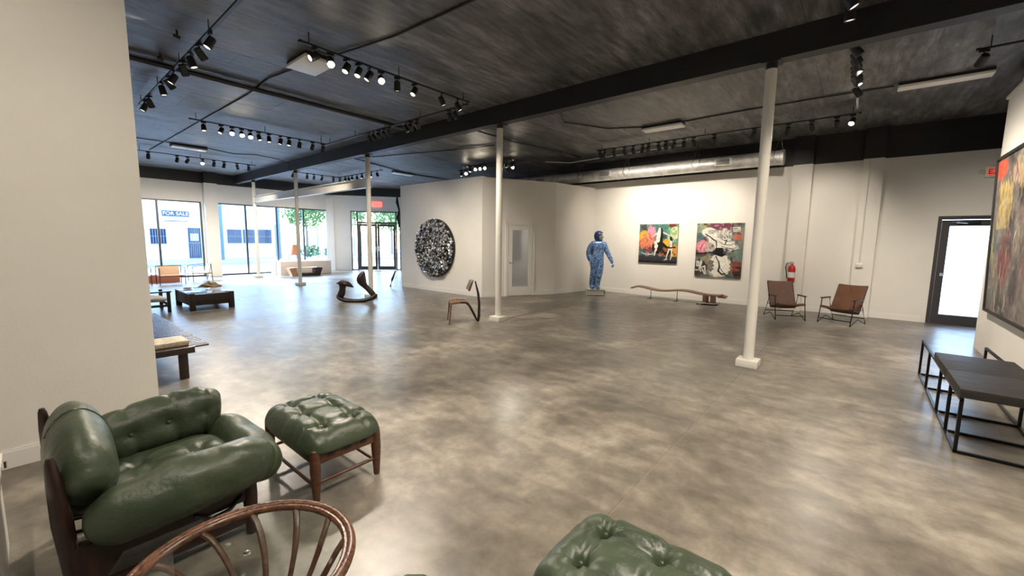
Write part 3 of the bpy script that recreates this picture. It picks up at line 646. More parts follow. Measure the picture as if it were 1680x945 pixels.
P.stroke([(.53, .12), (.52, .25), (.5, .42)], [.028, .055, .05], WH); P.stroke([(.58, .12), (.6, .25), (.58, .45)], [.02, .03, .035], K, .4)
P.stroke([(.44, .47), (.46, .58), (.48, .66)], [.04, .04, .02], WH, .5); P.stroke([(.48, .55), (.44, .7), (.43, .8)], [.03, .02, .014], WH, .4); P.stroke([(.5, .62), (.5, .74)], .015, K)
P.stroke([(.83, .35), (.84, .42)], [.028, .03], K); P.stroke([(.76, .32), (.8, .44)], .009, WH); P.stroke([(.96, .33), (.88, .44)], .009, WH)
P.stroke([(.83, .45), (.84, .55), (.82, .62)], [.03, .03, .026], WH); P.stroke([(.8, .62), (.76, .75), (.73, .88)], [.022, .013, .009], WH); P.stroke([(.85, .62), (.87, .78), (.84, .9)], [.02, .012, .009], WH)
P.stroke([(.78, .6), (.85, .6)], .018, K); P.stroke([(.68, .91), (.75, .89)], .012, WH)
PX = 12.075
t = thing('painting', 'square graffiti canvas with white figures on grey and orange', 'painting', (PX, 4.54, 1.56), -PI/2)
MB().box((-.565, -.02, -.565), (.565, .02, .565)).build('stretcher', mat('canvas_edge', (.2, .19, .18), .7), t, smooth=False)
canvas_mesh(P, 1.13, 1.13, t, -.0215)
# picture two: dancer in a black skirt
P = Paint(200, 250, (.46, .47, .43))
P.noise((.28, .4, .4), 5, .45); P.noise((.55, .52, .4), 9, .55); P.noise((.3, .25, .25), 14, .62)
P.blob(.25, .1, .16, .07, (.72, .7, .2)); P.blob(.08, .1, .1, .1, (.55, .62, .5)); P.blob(.5, .06, .3, .1, (.45, .22, .3)); P.noise((.75, .45, .55), 22, .6, region=(P.Y < .16)*(P.X > .35)*(P.X < .75))
P.blob(.08, .28, .1, .12, (.28, .42, .45)); P.blob(.9, .6, .12, .2, (.42, .5, .45)); P.blob(.88, .82, .14, .14, (.6, .25, .22)); P.noise((.25, .15, .12), 20, .6, region=(P.Y > .7)*(P.X > .72))
P.blob(.17, .43, .2, .12, (.95, .5, .58)); P.blob(.87, .25, .14, .055, (.86, .36, .26))
for i in range(7): P.stroke([(.04+i*.05, .5), (.1+i*.05, .38)], .008, [(.98, .66, .7), (.7, .25, .3)][i % 2])
P.blob(.27, .17, .18, .10, WH, .3); P.blob(.42, .28, .2, .13, WH); P.blob(.58, .25, .2, .16, WH); P.noise((.62, .6, .57), 12, .55, .15, .7, region=(P.X > .2)*(P.X < .85)*(P.Y > .12)*(P.Y < .5)); P.noise((.66, .65, .6), 10, .58, .2, .7, region=(P.Y > .6)*(P.X < .75)*(P.X > .3)); P.blob(.74, .42, .12, .05, (.7, .69, .63)); P.blob(.62, .42, .3, .1, WH); P.blob(.52, .78, .26, .24, WH); P.blob(.3, .45, .12, .1, (.75, .68, .66))
P.noise((.45, .4, .42), 24, .64, region=(P.X > .22)*(P.X < .4)*(P.Y > .38)*(P.Y < .55)); P.blob(.35, .78, .08, .12, (.5, .48, .45), .8); 
P.stroke([(.02, .57), (.38, .54)], .014, K, .9); P.poly([(.44, .45), (.58, .45), (.67, .57), (.58, .62), (.5, .6), (.37, .57)], K)
P.stroke([(.19, .2), (.3, .25), (.37, .3), (.44, .33), (.45, .45)], [.01, .01, .014, .012, .006], K); P.stroke([(.45, .61), (.52, .71), (.54, .8), (.52, .88), (.6, .94), (.66, .93)], [.01, .012, .02, .016, .014], K); P.stroke([(.54, .8), (.66, .94)], .006, K)
for a_, b_ in (((.58, .24), (.62, .28)), ((.64, .22), (.67, .26)), ((.6, .31), (.68, .33)), ((.66, .3), (.63, .38)), ((.56, .3), (.57, .29))): P.stroke([a_, b_], .009, (.2, .19, .2), .8)
P.stroke([(.55, .42), (.68, .45), (.8, .46)], .005, (.35, .33, .33)); P.noise((.3, .28, .33), 26, .6, region=(P.X > .58)*(P.X < .76)*(P.Y > .46)*(P.Y < .58))

for i_ in range(9): P.stroke([(.47+.03*i_, .12+.008*(i_ % 3)), (.45+.03*i_, .20), (.47+.032*i_, .27+.012*(i_ % 2))], .005, [(.55, .53, .5), (.8, .78, .7), (.42, .4, .4)][i_ % 3], .9)
P.stroke([(.5, .34), (.6, .39), (.74, .40), (.84, .36), (.9, .42), (.8, .47), (.66, .46)], .008, (.5, .48, .45), .9)
P.poly([(.77, .08), (.93, .07), (.93, .145), (.78, .16)], (.9, .89, .84)); P.stroke([(.79, .105), (.86, .1)], .007, K); P.stroke([(.79, .135), (.91, .125)], .006, (.4, .4, .4))
P.blob(.1, .82, .14, .15, (.25, .23, .2), .5)
for pts in ([(.04, .72), (.08, .72), (.08, .8), (.04, .8), (.04, .72)], [(.13, .7), (.1, .84), (.14, .9)], [(.15, .72), (.12, .84), (.22, .8), (.24, .94)], [(.02, .88), (.08, .88)], [(.17, .86), (.22, .94)]): P.stroke(pts, .016, (.85, .84, .78)); 
P.stroke([(.8, .74), (.78, .85), (.8, .93), (.82, .84), (.8, .74)], .008, (.55, .4, .25))
t = thing('painting', 'larger canvas with a white dancer in a black skirt', 'painting', (PX, 2.89, 1.405), -PI/2)
MB().box((-.575, -.02, -.72), (.575, .02, .72)).build('stretcher', bpy.data.materials['canvas_edge'], t, smooth=False)
canvas_mesh(P, 1.15, 1.44, t, -.0215)
# picture three: framed abstract on the right wall
P = Paint(240, 220, (.44, .42, .40))
P.noise((.52, .49, .45), 4, .5, .3); P.noise((.24, .22, .24), 7, .55, .3); P.noise((.5, .38, .36), 10, .66, .2)
P.blob(.1, .07, .13, .07, (.9, .28, .18)); P.blob(.3, .68, .16, .2, (.5, .17, .22), soft=.6, amt=.8); P.blob(.8, .6, .25, .3, (.5, .25, .26), soft=.6, amt=.8); P.blob(.06, .62, .06, .25, (.3, .42, .46)); P.blob(.12, .85, .12, .14, (.45, .45, .43)); P.blob(.6, .12, .3, .1, (.75, .68, .55))
r_ = random.Random(5)
for i in range(70):
    x, y = r_.random(), r_.random(); l = .08+.15*r_.random(); a_ = r_.uniform(1.1, 2.0)
    P.stroke([(x, y), (x+l*.5*math.cos(a_)+.02, y+l*.5), (x+l*math.cos(a_), y+l)], .003+.005*r_.random(), r_.choice([(.82, .66, .3), (.85, .75, .5), (.7, .68, .64), (.3, .27, .28), (.62, .34, .36), (.55, .5, .45), (.75, .6, .35)]), .8)
for i in range(16): x = .1+i*.016; P.stroke([(x, .15+.02*(i % 3)), (x+.01, .3), (x-.02, .45)], .006, (.78, .66, .32), .9)
P.noise((.6, .57, .54), 26, .66, .2, .6)
TLT = math.atan2(.07, 2.17)
t = thing('framed_painting', 'large black-framed abstract painting in red, ochre and grey', 'painting', (7.83, -1.458, 1.755), PI)
t.rotation_euler = (TLT*1.0, 0, PI)
fw, fh = 2.5, 2.17
MB().box((-fw/2, -.03, -fh/2), (fw/2, .02, -fh/2+.035)).box((-fw/2, -.03, fh/2-.035), (fw/2, .02, fh/2)).box((-fw/2, -.03, -fh/2+.035), (-fw/2+.035, .02, fh/2-.035)).box((fw/2-.035, -.03, -fh/2+.035), (fw/2, .02, fh/2-.035)).build('frame', m_matblk, t, smooth=False)
MB().box((-fw/2+.035, -.005, -fh/2+.035), (fw/2-.035, .018, fh/2-.035)).build('backing', bpy.data.materials['canvas_edge'], t, smooth=False)
canvas_mesh(P, fw-.07, fh-.07, t, -.008)

# ------------------------------------------------------------------ round relief on the partition
t = thing('round_relief', 'round black and silver crumpled wall relief on white wall', 'wall art', (8.243, 9.95, 1.33), -PI/2)
MB().lathe([(.001, 0), (.87, 0), (.885, .02), (.88, .07), (.001, .08)], 64, M=Matrix.Rotation(PI/2, 4, 'X')).build('backing', m_matblk, t)
m_crA = mat('crumpled_black', (.02, .02, .024), .22, .3); m_crB = mat('crumpled_silver', (.75, .75, .76), .25, .75); m_crC = mat('crumpled_slate', (.10, .105, .12), .3, .4)
bm_ = MB()
for i in range(2600):
    r = .86*math.sqrt(rng.random()); a = rng.random()*2*PI; c = Vector((r*math.cos(a), -.09-rng.random()*.05, r*math.sin(a)))
    s_ = .022+.03*rng.random(); q = Euler((rng.uniform(-1, 1), rng.uniform(-3, 3), rng.uniform(-.8, .8))).to_matrix()
    bm_.mi = int(rng.choice([0, 0, 1, 1, 2])); k = [bm_.b.verts.new(c+q @ Vector(p)*s_) for p in ((-1, .2, -.6), (.1, -.6, -.9), (1, .1, -.3), (.6, -.3, .7), (-.7, .1, .9), (0, -.9, 0))]
    for i0 in range(5): bm_.face([k[i0], k[(i0+1) % 5], k[5]])
    bm_.face([k[0], k[4], k[3], k[2], k[1]])
o = bm_.build('crumpled_pieces', [m_crA, m_crB, m_crC], t, smooth=False); o['kind'] = 'stuff'
# dark sculpture standing by the hidden end of the partition
t = thing('leaning_sculpture', 'thin dark curved piece leaning by the far end of the partition', 'sculpture', (8.15, 11.95, 0))
MB().tube([(-.22, .0, .01), (-.12, .03, .25), (.02, .06, .5)], [.03, .04, .02]).build('foot', m_blackm, t)
t2 = thing('wall_relief', 'narrow black and white relief high beside the entry doors', 'wall art', (8.20, 11.85, 2.1))
mb = MB(); mb.tube([(-.01, 0, .95), (.0, .02, .7), (.06, 0, .45), (.02, .03, .2), (.07, .02, -.1)], [.015, .05, .03, .05, .02]); mb.build('relief_strip', m_blackm, t2)

# ------------------------------------------------------------------ signs, extinguisher, box
m_exitd = mat('dark_red_letter', (.35, .01, .01), .5)
t = thing('exit_sign', 'lit red exit sign above the glazed door on the right', 'exit sign', (12.09, -1.90, 3.02), -PI/2)
MB().box((-.17, -.05, -.1), (.17, .01, .1), bev=.008).build('case', m_trimw, t)
MB().box((-.145, -.052, -.075), (.145, -.049, .075)).build('red_panel', m_exit, t, smooth=False)
text_mesh('EXIT', .135, 'lettering', m_exitd, t, Matrix.Translation((0, -.053, 0)) @ RX)
MB().cyl((-.2, -.03, 0), (-.27, -.08, .02), .035).cyl((-.2, -.03, -.02), (-.17, -.02, 0), .015).build('emergency_lamp', m_trimw, t)
pe = ME @ Vector((2.35, -.03, 3.3))
t = thing('exit_sign', 'lit red exit sign above the double entry doors', 'exit sign', pe, math.atan2(-.613, .79))
MB().box((-.24, -.03, -.13), (.24, .03, .13), bev=.03).build('case', mat('red_sign_glow', (.7, .12, .1), .4, 0, Emission_Color=(1, .15, .12), Emission_Strength=.6), t)
text_mesh('EXIT', .17, 'lettering', m_paper, t, Matrix.Translation((0, -.033, 0)) @ RX)
t = thing('fire_extinguisher', 'red fire extinguisher on the wall pier behind the left brown chair', 'fire extinguisher', (11.87, 1.2, .68))
MB().lathe([(.001, 0), (.065, 0), (.075, .015), (.075, .34), (.06, .39), (.025, .42), (.022, .45), (.001, .45)], 20).build('cylinder', m_red, t)
MB().lathe([(.0765, .12), (.0765, .25), (.076, .25), (.076, .12)], 20).build('label', m_paper, t)
MB().box((-.02, -.03, .45), (.02, .09, .475)).box((-.015, -.02, .48), (.015, .1, .495)).cyl((0, 0, .44), (0, 0, .5), .02).build('valve', m_chrome, t)
MB().tube([(0, .02, .47), (0, .11, .45), (-.02, .125, .36), (-.02, .1, .22), (-.03, .085, .1)], .011).build('hose', m_matblk, t)
t = thing('outlet_box', 'small metal outlet box with a conduit rising up the pier', 'electrical box', (11.95, -.02, 1.15), -PI/2)
MB().box((-.06, -.05, -.05), (.06, 0, .05), bev=.006).build('box', m_galv, t)
MB().cyl((.0, -.02, .05), (.0, -.02, 2.28), .011).build('conduit', m_steelw, t)
# black fluted speaker-like band on the right edge omitted in favour of the plain ledge

# ------------------------------------------------------------------ pillow maker
def pillow(name, m_, parent, L, Wd, T, tufts=(), n=44, p=5.0, fold=.012, ts=.055, td=.6, mapf=None, seed=1, links=(), gather=.0, corner=.12, bottom=.55):
    """cushion, L along x, Wd along y; tufts (x, y); links: tuft-to-tuft creases"""
    nx, ny = n, max(12, int(n*Wd/L)); rr = random.Random(seed); ph = [rr.random()*6 for _ in range(12)]
    def pos(u, v, top):
        e = lambda q: math.copysign(abs(math.sin(q*PI/2))**.9, q)
        uu, vv = e(u), e(v)
        x, y = uu*L/2, vv*Wd/2
        k = corner; x *= 1-k*abs(vv)**6*abs(uu); y *= 1-k*abs(uu)**6*abs(vv)
        h = (max(0, 1-abs(uu)**p)*max(0, 1-abs(vv)**p))**.5
        z = T*h
        if top:
            for i, (tx, ty) in enumerate(tufts):
                dx, dy = x-tx, y-ty; d = math.hypot(dx, dy); a = math.atan2(dy, dx)
                z -= T*td*math.exp(-(d/ts)**1.3)*(1)
                z += fold*math.cos(a*7+ph[i % 12])*math.exp(-abs(d-ts)/(ts*1.1))*min(1, d/ts)
            for (ax, ay), (bx, by), dp in links:
                vx, vy = bx-ax, by-ay; l2 = vx*vx+vy*vy; tt = max(0, min(1, ((x-ax)*vx+(y-ay)*vy)/l2)); d = math.hypot(x-ax-tt*vx, y-ay-tt*vy)
                z -= dp*math.exp(-(d/.018)**2)*h
            z += noise.noise(Vector((x*9+seed, y*9, 0)))*.006*h
            if gather:
                g = math.exp(-(1-abs(uu))*9)+math.exp(-(1-abs(vv))*9)
                z += gather*g*h*math.sin((x if abs(vv) > abs(uu) else y)*120+ph[0]*2)
        else: z = -z*bottom
        return Vector((x, y, z))
    b = bmesh.new(); T_ = []; B_ = []
    for j in range(ny+1):
        v = -1+2*j/ny; rt = []; rb = []
        for i in range(nx+1):
            u = -1+2*i/nx; P_ = pos(u, v, True); edge = i in (0, nx) or j in (0, ny)
            f_ = mapf or (lambda q: q)
            a_ = b.verts.new(f_(P_)); rt.append(a_); rb.append(a_ if edge else b.verts.new(f_(pos(u, v, False))))
        T_.append(rt); B_.append(rb)
    for j in range(ny):
        for i in range(nx):
            b.faces.new((T_[j][i], T_[j][i+1], T_[j+1][i+1], T_[j+1][i]))
            q = (B_[j+1][i], B_[j+1][i+1], B_[j][i+1], B_[j][i])
            if len(set(q)) == 4:
                try: b.faces.new(q)
                except ValueError: pass
    bmesh.ops.recalc_face_normals(b, faces=b.faces[:]); me = bpy.data.meshes.new(name); b.to_mesh(me); b.free()
    me.polygons.foreach_set('use_smooth', [True]*len(me.polygons))
    return linkobj(name, me, parent, [m_])
def roll(name, m_, parent, pts, ry, rz, n=40, k=32, tufts=(), seed=1, gather=.012, endp=2.6, up=(0, 0, 1), cre=()):
    """bolster cushion: swept ellipse along pts (list of Vector), half sizes ry, rz as lists"""
    pts = [Vector(p) for p in pts]; m_n = len(pts); b = bmesh.new(); rings = []
    def smp(A, t):
        x = t*(len(A)-1); i = min(int(x), len(A)-2); f = x-i; f = f*f*(3-2*f) if not isinstance(A[0], Vector) else f
        return A[i]*(1-f)+A[i+1]*f
    def P_(t):        # catmull-rom
        x = t*(m_n-1); i = min(int(x), m_n-2); f = x-i; p0 = pts[max(i-1, 0)]; p1 = pts[i]; p2 = pts[i+1]; p3 = pts[min(i+2, m_n-1)]
        return .5*((2*p1)+(p2-p0)*f+(2*p0-5*p1+4*p2-p3)*f*f+(3*p1-p0-3*p2+p3)*f**3)
    for i in range(n+1):
        t = i/n; s_ = -1+2*t; t2 = .5+.5*math.sin(s_*PI/2); c = P_(t2); d = (P_(min(1, t2+.01))-P_(max(0, t2-.01))).normalized()
        U = Vector(up); a_ = U.cross(d).normalized(); bb_ = d.cross(a_)
        e = max(0, 1-abs(math.sin(s_*PI/2))**(endp*2))**.5
        e = max(e, .02)
        rg = []
        for j in range(k):
            q = 2*PI*j/k; g = 1+gather*6*math.sin(j*PI*2*9/k+seed)*math.exp(-(1-abs(s_))*5)+gather*noise.noise(Vector((t*14, math.cos(q)*2, math.sin(q)*2+seed)))*3
            for ct, cd, cw, ca in cre: g -= cd*math.exp(-((t2-ct)/cw)**2)*max(0, math.cos(q-ca))**.7
            p = c+(a_*math.cos(q)*smp(ry, t2)+bb_*math.sin(q)*smp(rz, t2))*e*g
            for tp, dep, rad in tufts:
                dd = (p-Vector(tp)); l = dd.length
                p += (c-p)*dep*math.exp(-(l/rad)**1.4)
            rg.append(b.verts.new(p))
        rings.append(rg)
    for A, B in zip(rings, rings[1:]):
        for j in range(k): b.faces.new((A[j], A[(j+1) % k], B[(j+1) % k], B[j]))
    b.faces.new(rings[0][::-1]); b.faces.new(rings[-1])
    bmesh.ops.recalc_face_normals(b, faces=b.faces[:]); me = bpy.data.meshes.new(name); b.to_mesh(me); b.free()
    me.polygons.foreach_set('use_smooth', [True]*len(me.polygons))
    return linkobj(name, me, parent, [m_])

# ------------------------------------------------------------------ green leather armchair
def turned(p0, p1, r0, rm, r1, n=14):
    p0, p1 = Vector(p0), Vector(p1); mb = MB(); q = [0, .02, .12, .35, .6, .85, .97, 1]; rr = [r0*.8, r0, r0*1.05, (r0+rm)/2*1.05, rm, (rm+r1)/2, r1, r1*.6]
    mb.skin([mb.ring(p0.lerp(p1, a), p1-p0, b, n) for a, b in zip(q, rr)]); return mb
def armchair(label, loc):
    t = thing('armchair', label, 'armchair', loc, 0, None)
    D, Wd = .70, .74
    turned((.05, 0, 0), (.012, 0, .71), .022, .034, .017).build('post', m_rose, t); turned((.05, Wd, 0), (.012, Wd, .71), .022, .034, .017).build('post', m_rose, t)
    turned((D, 0, 0), (D, 0, .36), .026, .034, .032).build('post', m_rose, t); turned((D, Wd, 0), (D, Wd, .36), .026, .034, .032).build('post', m_rose, t)
    MB().box((.02, -.018, .20), (D, .018, .30), bev=.01).build('rail', m_rose, t); MB().box((.02, Wd-.018, .20), (D, Wd+.018, .30), bev=.01).build('rail', m_rose, t)
    MB().box((D-.02, 0, .20), (D+.02, Wd, .27), bev=.01).build('rail', m_rose, t); MB().box((.01, 0, .19), (.05, Wd, .27), bev=.01).build('rail', m_rose, t)
    MB().box((-.005, 0, .40), (.03, Wd, .47), bev=.01).build('back_rail', m_rose, t)
    MB().box((.03, -.014, .07), (D, .014, .105), bev=.006).build('stretcher', m_rose, t); MB().box((.03, Wd-.014, .07), (D, Wd+.014, .105), bev=.006).build('stretcher', m_rose, t)
    # wedge knuckle under the back of the near arm
    MB().prism([(.04, .10), (.04, .30), (.20, .30), (.20, .22), (.13, .12)], -.025, .03, Matrix.Rotation(PI/2, 4, 'X')).build('bracket', m_rose, t)
    for i in range(5):
        y = .1+i*.135; MB().tube([(.02, y, .25), (.25, y, .215), (.5, y, .215), (D, y, .25)], .018, 8, ry=.004).build('strap', m_matblk, t)
    MB().tube([(.45, -.03, .24), (.52, -.035, .19), (.60, -.03, .20), (.66, -.02, .25)], .012, 8, ry=.008).build('strap', m_matblk, t)
    # cushions
    pillow('seat_cushion', m_green, t, .62, .62, .10, tufts=[(-.1, -.1), (-.1, .12), (.14, .0)], mapf=lambda q: Vector((q.x+.42, q.y+.37, q.z+.30+q.x*.03)), seed=3)
    roll('arm_cushion', m_green, t, [(.09, -.01, .37), (.22, -.055, .40), (.45, -.07, .435), (.66, -.05, .43), (.80, .02, .39)], [.09, .11, .12, .115, .10], [.10, .13, .14, .13, .115], seed=2, n=64, cre=[(.12, .05, .02, 1.2), (.62, .03, .03, 1.6), (.8, .03, .02, 1.4)], gather=.018, tufts=[((.3, .05, .56), .2, .05), ((.52, .05, .58), .2, .05)])
    ft = [((.33, Wd-.09, .47), .34, .05), ((.50, Wd-.09, .49), .34, .05), ((.66, Wd-.09, .50), .30, .045)]
    roll('arm_cushion', m_green, t, [(.14, Wd+.0, .40), (.3, Wd+.02, .45), (.5, Wd+.03, .47), (.66, Wd+.02, .48), (.78, Wd+.0, .47)], [.09, .115, .12, .12, .09], [.12, .16, .165, .16, .13], seed=5, tufts=ft, gather=.022, endp=5, n=80, k=44, cre=[(.30, .10, .02, -1.9), (.30, .08, .02, 1.2), (.55, .09, .018, -1.6), (.55, .07, .018, 1.4), (.80, .08, .018, -1.9), (.8, .07, .02, 1.2)])
    for tp, _, _ in ft:
        MB().lathe([(.001, -.006), (.010, -.004), (.011, 0), (.006, .006), (.001, .007)], 10, M=Matrix.Translation(Vector(tp)+Vector((0, .025, 0))) @ Matrix.Rotation(PI/2, 4, 'X')).build('button', m_button, t)
    roll('front_roll', m_green, t, [(.72, -.03, .36), (.80, .12, .33), (.82, Wd/2, .31), (.80, Wd-.12, .33), (.72, Wd+.02, .38)], [.08, .11, .12, .11, .08], [.09, .11, .12, .12, .10], seed=7, tufts=[((.86, .2, .42), .25, .05), ((.86, .5, .42), .25, .05)])
    roll('back_cushion', m_green, t, [(.11, .03, .47), (.11, .12, .54), (.11, Wd/2, .56), (.11, Wd-.12, .54), (.11, Wd-.03, .48)], [.09, .115, .12, .115, .09], [.15, .21, .225, .21, .15], seed=9, n=64, k=44, cre=[(.16, .07, .02, 0), (.16, .05, .02, 1.5)], gather=.009, tufts=[((.26, .37, .55), .1, .06)], endp=2.0)
    # seam over the back cushion
    MB().tube([(.11+.121*math.cos(a), Wd/2-.02, .56+.227*math.sin(a)) for a in [PI*i/14-.1 for i in range(13)]], .003, 6).build('seam', m_button, t)
    return t
ch = armchair('green leather armchair with dark turned posts by the left wall', (.0, 2.41, 0))
dup(ch, (-.055, .145, 0), 0, 'second green leather armchair, only its front edge showing at the bottom')

def ottoman(label, loc, L=.75, Wx=.46, seed=1):
    t = thing('ottoman', label, 'ottoman', loc, 0)
    for x in (0, Wx-.05):
        for y in (0, L-.05):
            turned((x, y, 0), (x, y, .335), .021, .032, .026).build('leg', m_roseh, t)
    D, Wd = Wx-.05, L-.05
    for y in (0, Wd):
        MB().box((0, y-.015, .235), (D, y+.015, .305), bev=.006).build('rail', m_roseh, t); MB().cyl((0, y, .115), (D, y, .115), .011).build('stretcher', m_roseh, t)
        sl = MB()
        for i in range(3): sl.box((.07+i*.11, y-.019, .262), (.115+i*.11, y+.019, .284), bev=.004)
        sl.build('strap_end', m_rose, t)
    for x in (0, D):
        MB().box((x-.015, 0, .235), (x+.015, Wd, .305), bev=.006).build('rail', m_roseh, t); MB().cyl((x, 0, .09), (x, Wd, .09), .011).build('stretcher', m_roseh, t)
    tx = [-.1, .1]; ty = [-.23, 0, .23]; tf = [(b, a) for b in ty for a in tx]
    ln = []
    for i, b in enumerate(ty):
        ln.append(((b, tx[0]), (b, tx[1]), .02))
        for a in tx: ln.append(((b, a), (b+.02, math.copysign(Wx/2+.04, a)), .014))
    for a in tx:
        ln += [((ty[0], a), (ty[1], a), .022), ((ty[1], a), (ty[2], a), .022), ((ty[0], a), (-L/2-.02, a*1.3), .014), ((ty[2], a), (L/2+.02, a*1.3), .014)]
    mf = lambda q: Vector((-q.y+D/2, q.x+Wd/2, q.z+.335-.06*(max(0, abs(q.x)/(L/2)-.8)*5)**2*.25-.05*(max(0, abs(q.y)/(Wx/2)-.8)*5)**2*.25))
    pillow('cushion', m_green, t, L+.035, Wx+.055, .11, tufts=tf, links=ln, n=96, mapf=mf, seed=seed, td=.38, ts=.042, fold=.008, gather=.0015, corner=.10, p=5, bottom=.5)
    for b, a in tf:
        MB().lathe([(.001, .007), (.007, .005), (.009, 0), (.001, -.004)], 10, c=mf(Vector((b, a, .105*.62+.003)))).build('button', m_button, t)
    return t
ottoman('tufted green leather ottoman on dark legs beside the armchair', (1.05, 2.41, 0))
o2 = ottoman('tufted green leather ottoman cut by the bottom edge of the picture', (1.155, .12, 0), seed=4)

# ------------------------------------------------------------------ round glass table
t = thing('round_glass_table', 'round glass-topped table with a striped bent-wood rim', 'table', (.43, 1.6, 0))
RT, ZT = .355, .42
def circ(r, z, n=64): return [(r*math.cos(2*PI*i/n), r*math.sin(2*PI*i/n), z) for i in range(n)]
MB().tube(circ(RT+.006, ZT), .017, 12, closed=True, ry=.017).tube(circ(RT-.014, ZT-.004), .012, 10, closed=True, ry=.014).build('rim', m_rim, t)
MB().lathe([(.001, ZT-.004), (RT-.008, ZT-.004), (RT-.008, ZT+.004), (.001, ZT+.004)], 64).build('glass_top', m_tglass, t)
for i in range(12):
    a = 2*PI*(i+.25)/12; tw = .4; pts = []
    for k_ in range(9):
        u = k_/8; rr_ = (RT-.02)*(1-u)**.7+.05*u; aa = a-tw*u; pts.append((rr_*math.cos(aa), rr_*math.sin(aa), ZT-.012-(ZT-.08)*u**1.35))
    MB().tube(pts, [.013]*4+[.011]*5, 8, ry=[.009]*9).build('spoke', m_roseh, t)
MB().lathe([(.001, 0), (.11, 0), (.12, .012), (.09, .03), (.06, .05), (.06, .09), (.001, .095)], 32).build('base', m_rose, t)
MB().lathe([(.001, .005), (.012, .004), (.014, 0), (.001, 0)], 12, c=(.03, .06, ZT+.004)).build('glass_stud', m_chrome, t)

# ------------------------------------------------------------------ white unit at the left edge
t = thing('white_cabinet', 'white cabinet edge with a chrome catch at the left margin', 'cabinet', (-.62, 2.9, 0))
MB().box((0, -.9, 0), (.47, .35, .46), bev=.004).build('body', m_trimw, t)
MB().box((-.01, -.91, .46), (.485, .36, .49), bev=.004).build('top', m_trimw, t)
MB().cyl((.486, .33, .42), (.486, .33, .455), .012).build('catch', m_chrome, t)

# ------------------------------------------------------------------ black console with plank top on the right
t = thing('console_bench', 'long thin black metal frame along the right wall', 'bench', (0, 0, 0))
xs = [4.57, 5.05, 5.6, 6.44, 7.1]; y0, y1 = -.70, -1.22
for s0, s1 in ((4.57, 5.62), (5.02, 7.1)):
    pass
fr = MB()
def bar(mb_, a, b, w_=.011): 
    a, b = Vector(a), Vector(b); mb_.box((min(a.x, b.x)-w_, min(a.y, b.y)-w_, min(a.z, b.z)-w_), (max(a.x, b.x)+w_, max(a.y, b.y)+w_, max(a.z, b.z)+w_))
for y in (y0, y1):
    o_ = MB(); bar(o_, (xs[0], y, .012), (xs[-1], y, .012)); o_.build('bottom_rail', m_blackm, t, smooth=False)
    o_ = MB(); bar(o_, (xs[0], y, .43), (xs[-1], y, .43)); o_.build('top_rail', m_blackm, t, smooth=False)
for x in xs:
    for y in (y0, y1):
        o_ = MB(); bar(o_, (x, y, .024), (x, y, .418)); o_.build('leg', m_blackm, t, smooth=False)
    o_ = MB(); bar(o_, (x, y0-.02, .012), (x, y1+.02, .012)); o_.build('cross_bar', m_blackm, t, smooth=False)
for k, (a, b, z) in enumerate(((4.56, 5.22, .445), (5.225, 6.0, .442))):
    tag(MB().box((a, y1-.0, z), (b, y0+.015, z+.07), bev=.006).build('wooden_slab', m_ebony), ('dark charred wooden slab on the black frame, nearer one', 'dark charred wooden slab on the black frame, farther one')[k], 'slab', 'dark slabs on the black frame')

# ------------------------------------------------------------------ brown leather sling chairs
def sling(label, c, face, w_=.50):
    rz = math.atan2(face[1], face[0]); t = thing('sling_chair', label, 'chair', (c[0], c[1], 0), rz, None)
    r = .009; h = w_/2
    for s_ in (-1, 1):
        y = s_*(h+.03)
        MB().tube([(.30, y, .012), (.22, y, .36), (-.12, y, .30)], r).tube([(-.33, y, .012), (-.16, y, .33), (-.10, y, .50), (.20, y, .50), (.22, y, .36)], r).build('side_frame', m_blackm, t)
        MB().tube([(.30, y, .012), (.0, y-.0, .13), (-.33, y, .012)], r*.9).build('lower_brace', m_blackm, t)
        MB().box((-.10, y-.028, .50), (.22, y+.028, .522), bev=.008).build('armrest', m_rose, t)
        MB().tube([(-.12, s_*h, .26), (-.36, s_*h, .76)], r).build('back_rod', m_blackm, t)
    for x_, z_ in ((.27, .10), (-.26, .13)): MB().tube([(x_, -h-.03, z_), (x_, h+.03, z_)], r).build('cross_rod', m_blackm, t)
    def sheet(name, pts, th, m_):
        mb_ = MB(); rows = []
        for side in (1, -1):
            for i, (x, z) in enumerate(pts):
                a_ = Vector(pts[max(0, i-1)]); b_ = Vector(pts[min(len(pts)-1, i+1)]); d = (b_-a_).normalized(); nrm = Vector((-d.y, d.x))*th/2*side
                rows.append([(x+nrm.x, z+nrm.y)]) if False else rows.append((x+nrm.x, z+nrm.y))
        n_ = len(pts); prof = rows[:n_]+rows[n_:][::-1]
        seg = 8; ring_ = []
        for k_ in range(seg+1):
            y = -h+2*h*k_/seg; sag = .012*(1-(2*k_/seg-1)**2); ring_.append([mb_.b.verts.new((px_, y, pz-sag)) for px_, pz in prof])
        mb_.skin(ring_); return mb_.build(name, m_, t)
    sheet('seat', [(.33, .335), (.31, .36), (.26, .352), (.12, .31), (-.04, .265), (-.12, .25)], .022, m_cognac)
    sheet('backrest', [(-.10, .22), (-.13, .28), (-.22, .46), (-.31, .64), (-.375, .78)], .022, m_cognac)
    return t
sling('brown leather sling chair in front of the fire extinguisher', (10.55, 1.13), (-.84, -.45))
sling('brown leather sling chair nearest the exit door', (10.66, .17), (-.80, .32))

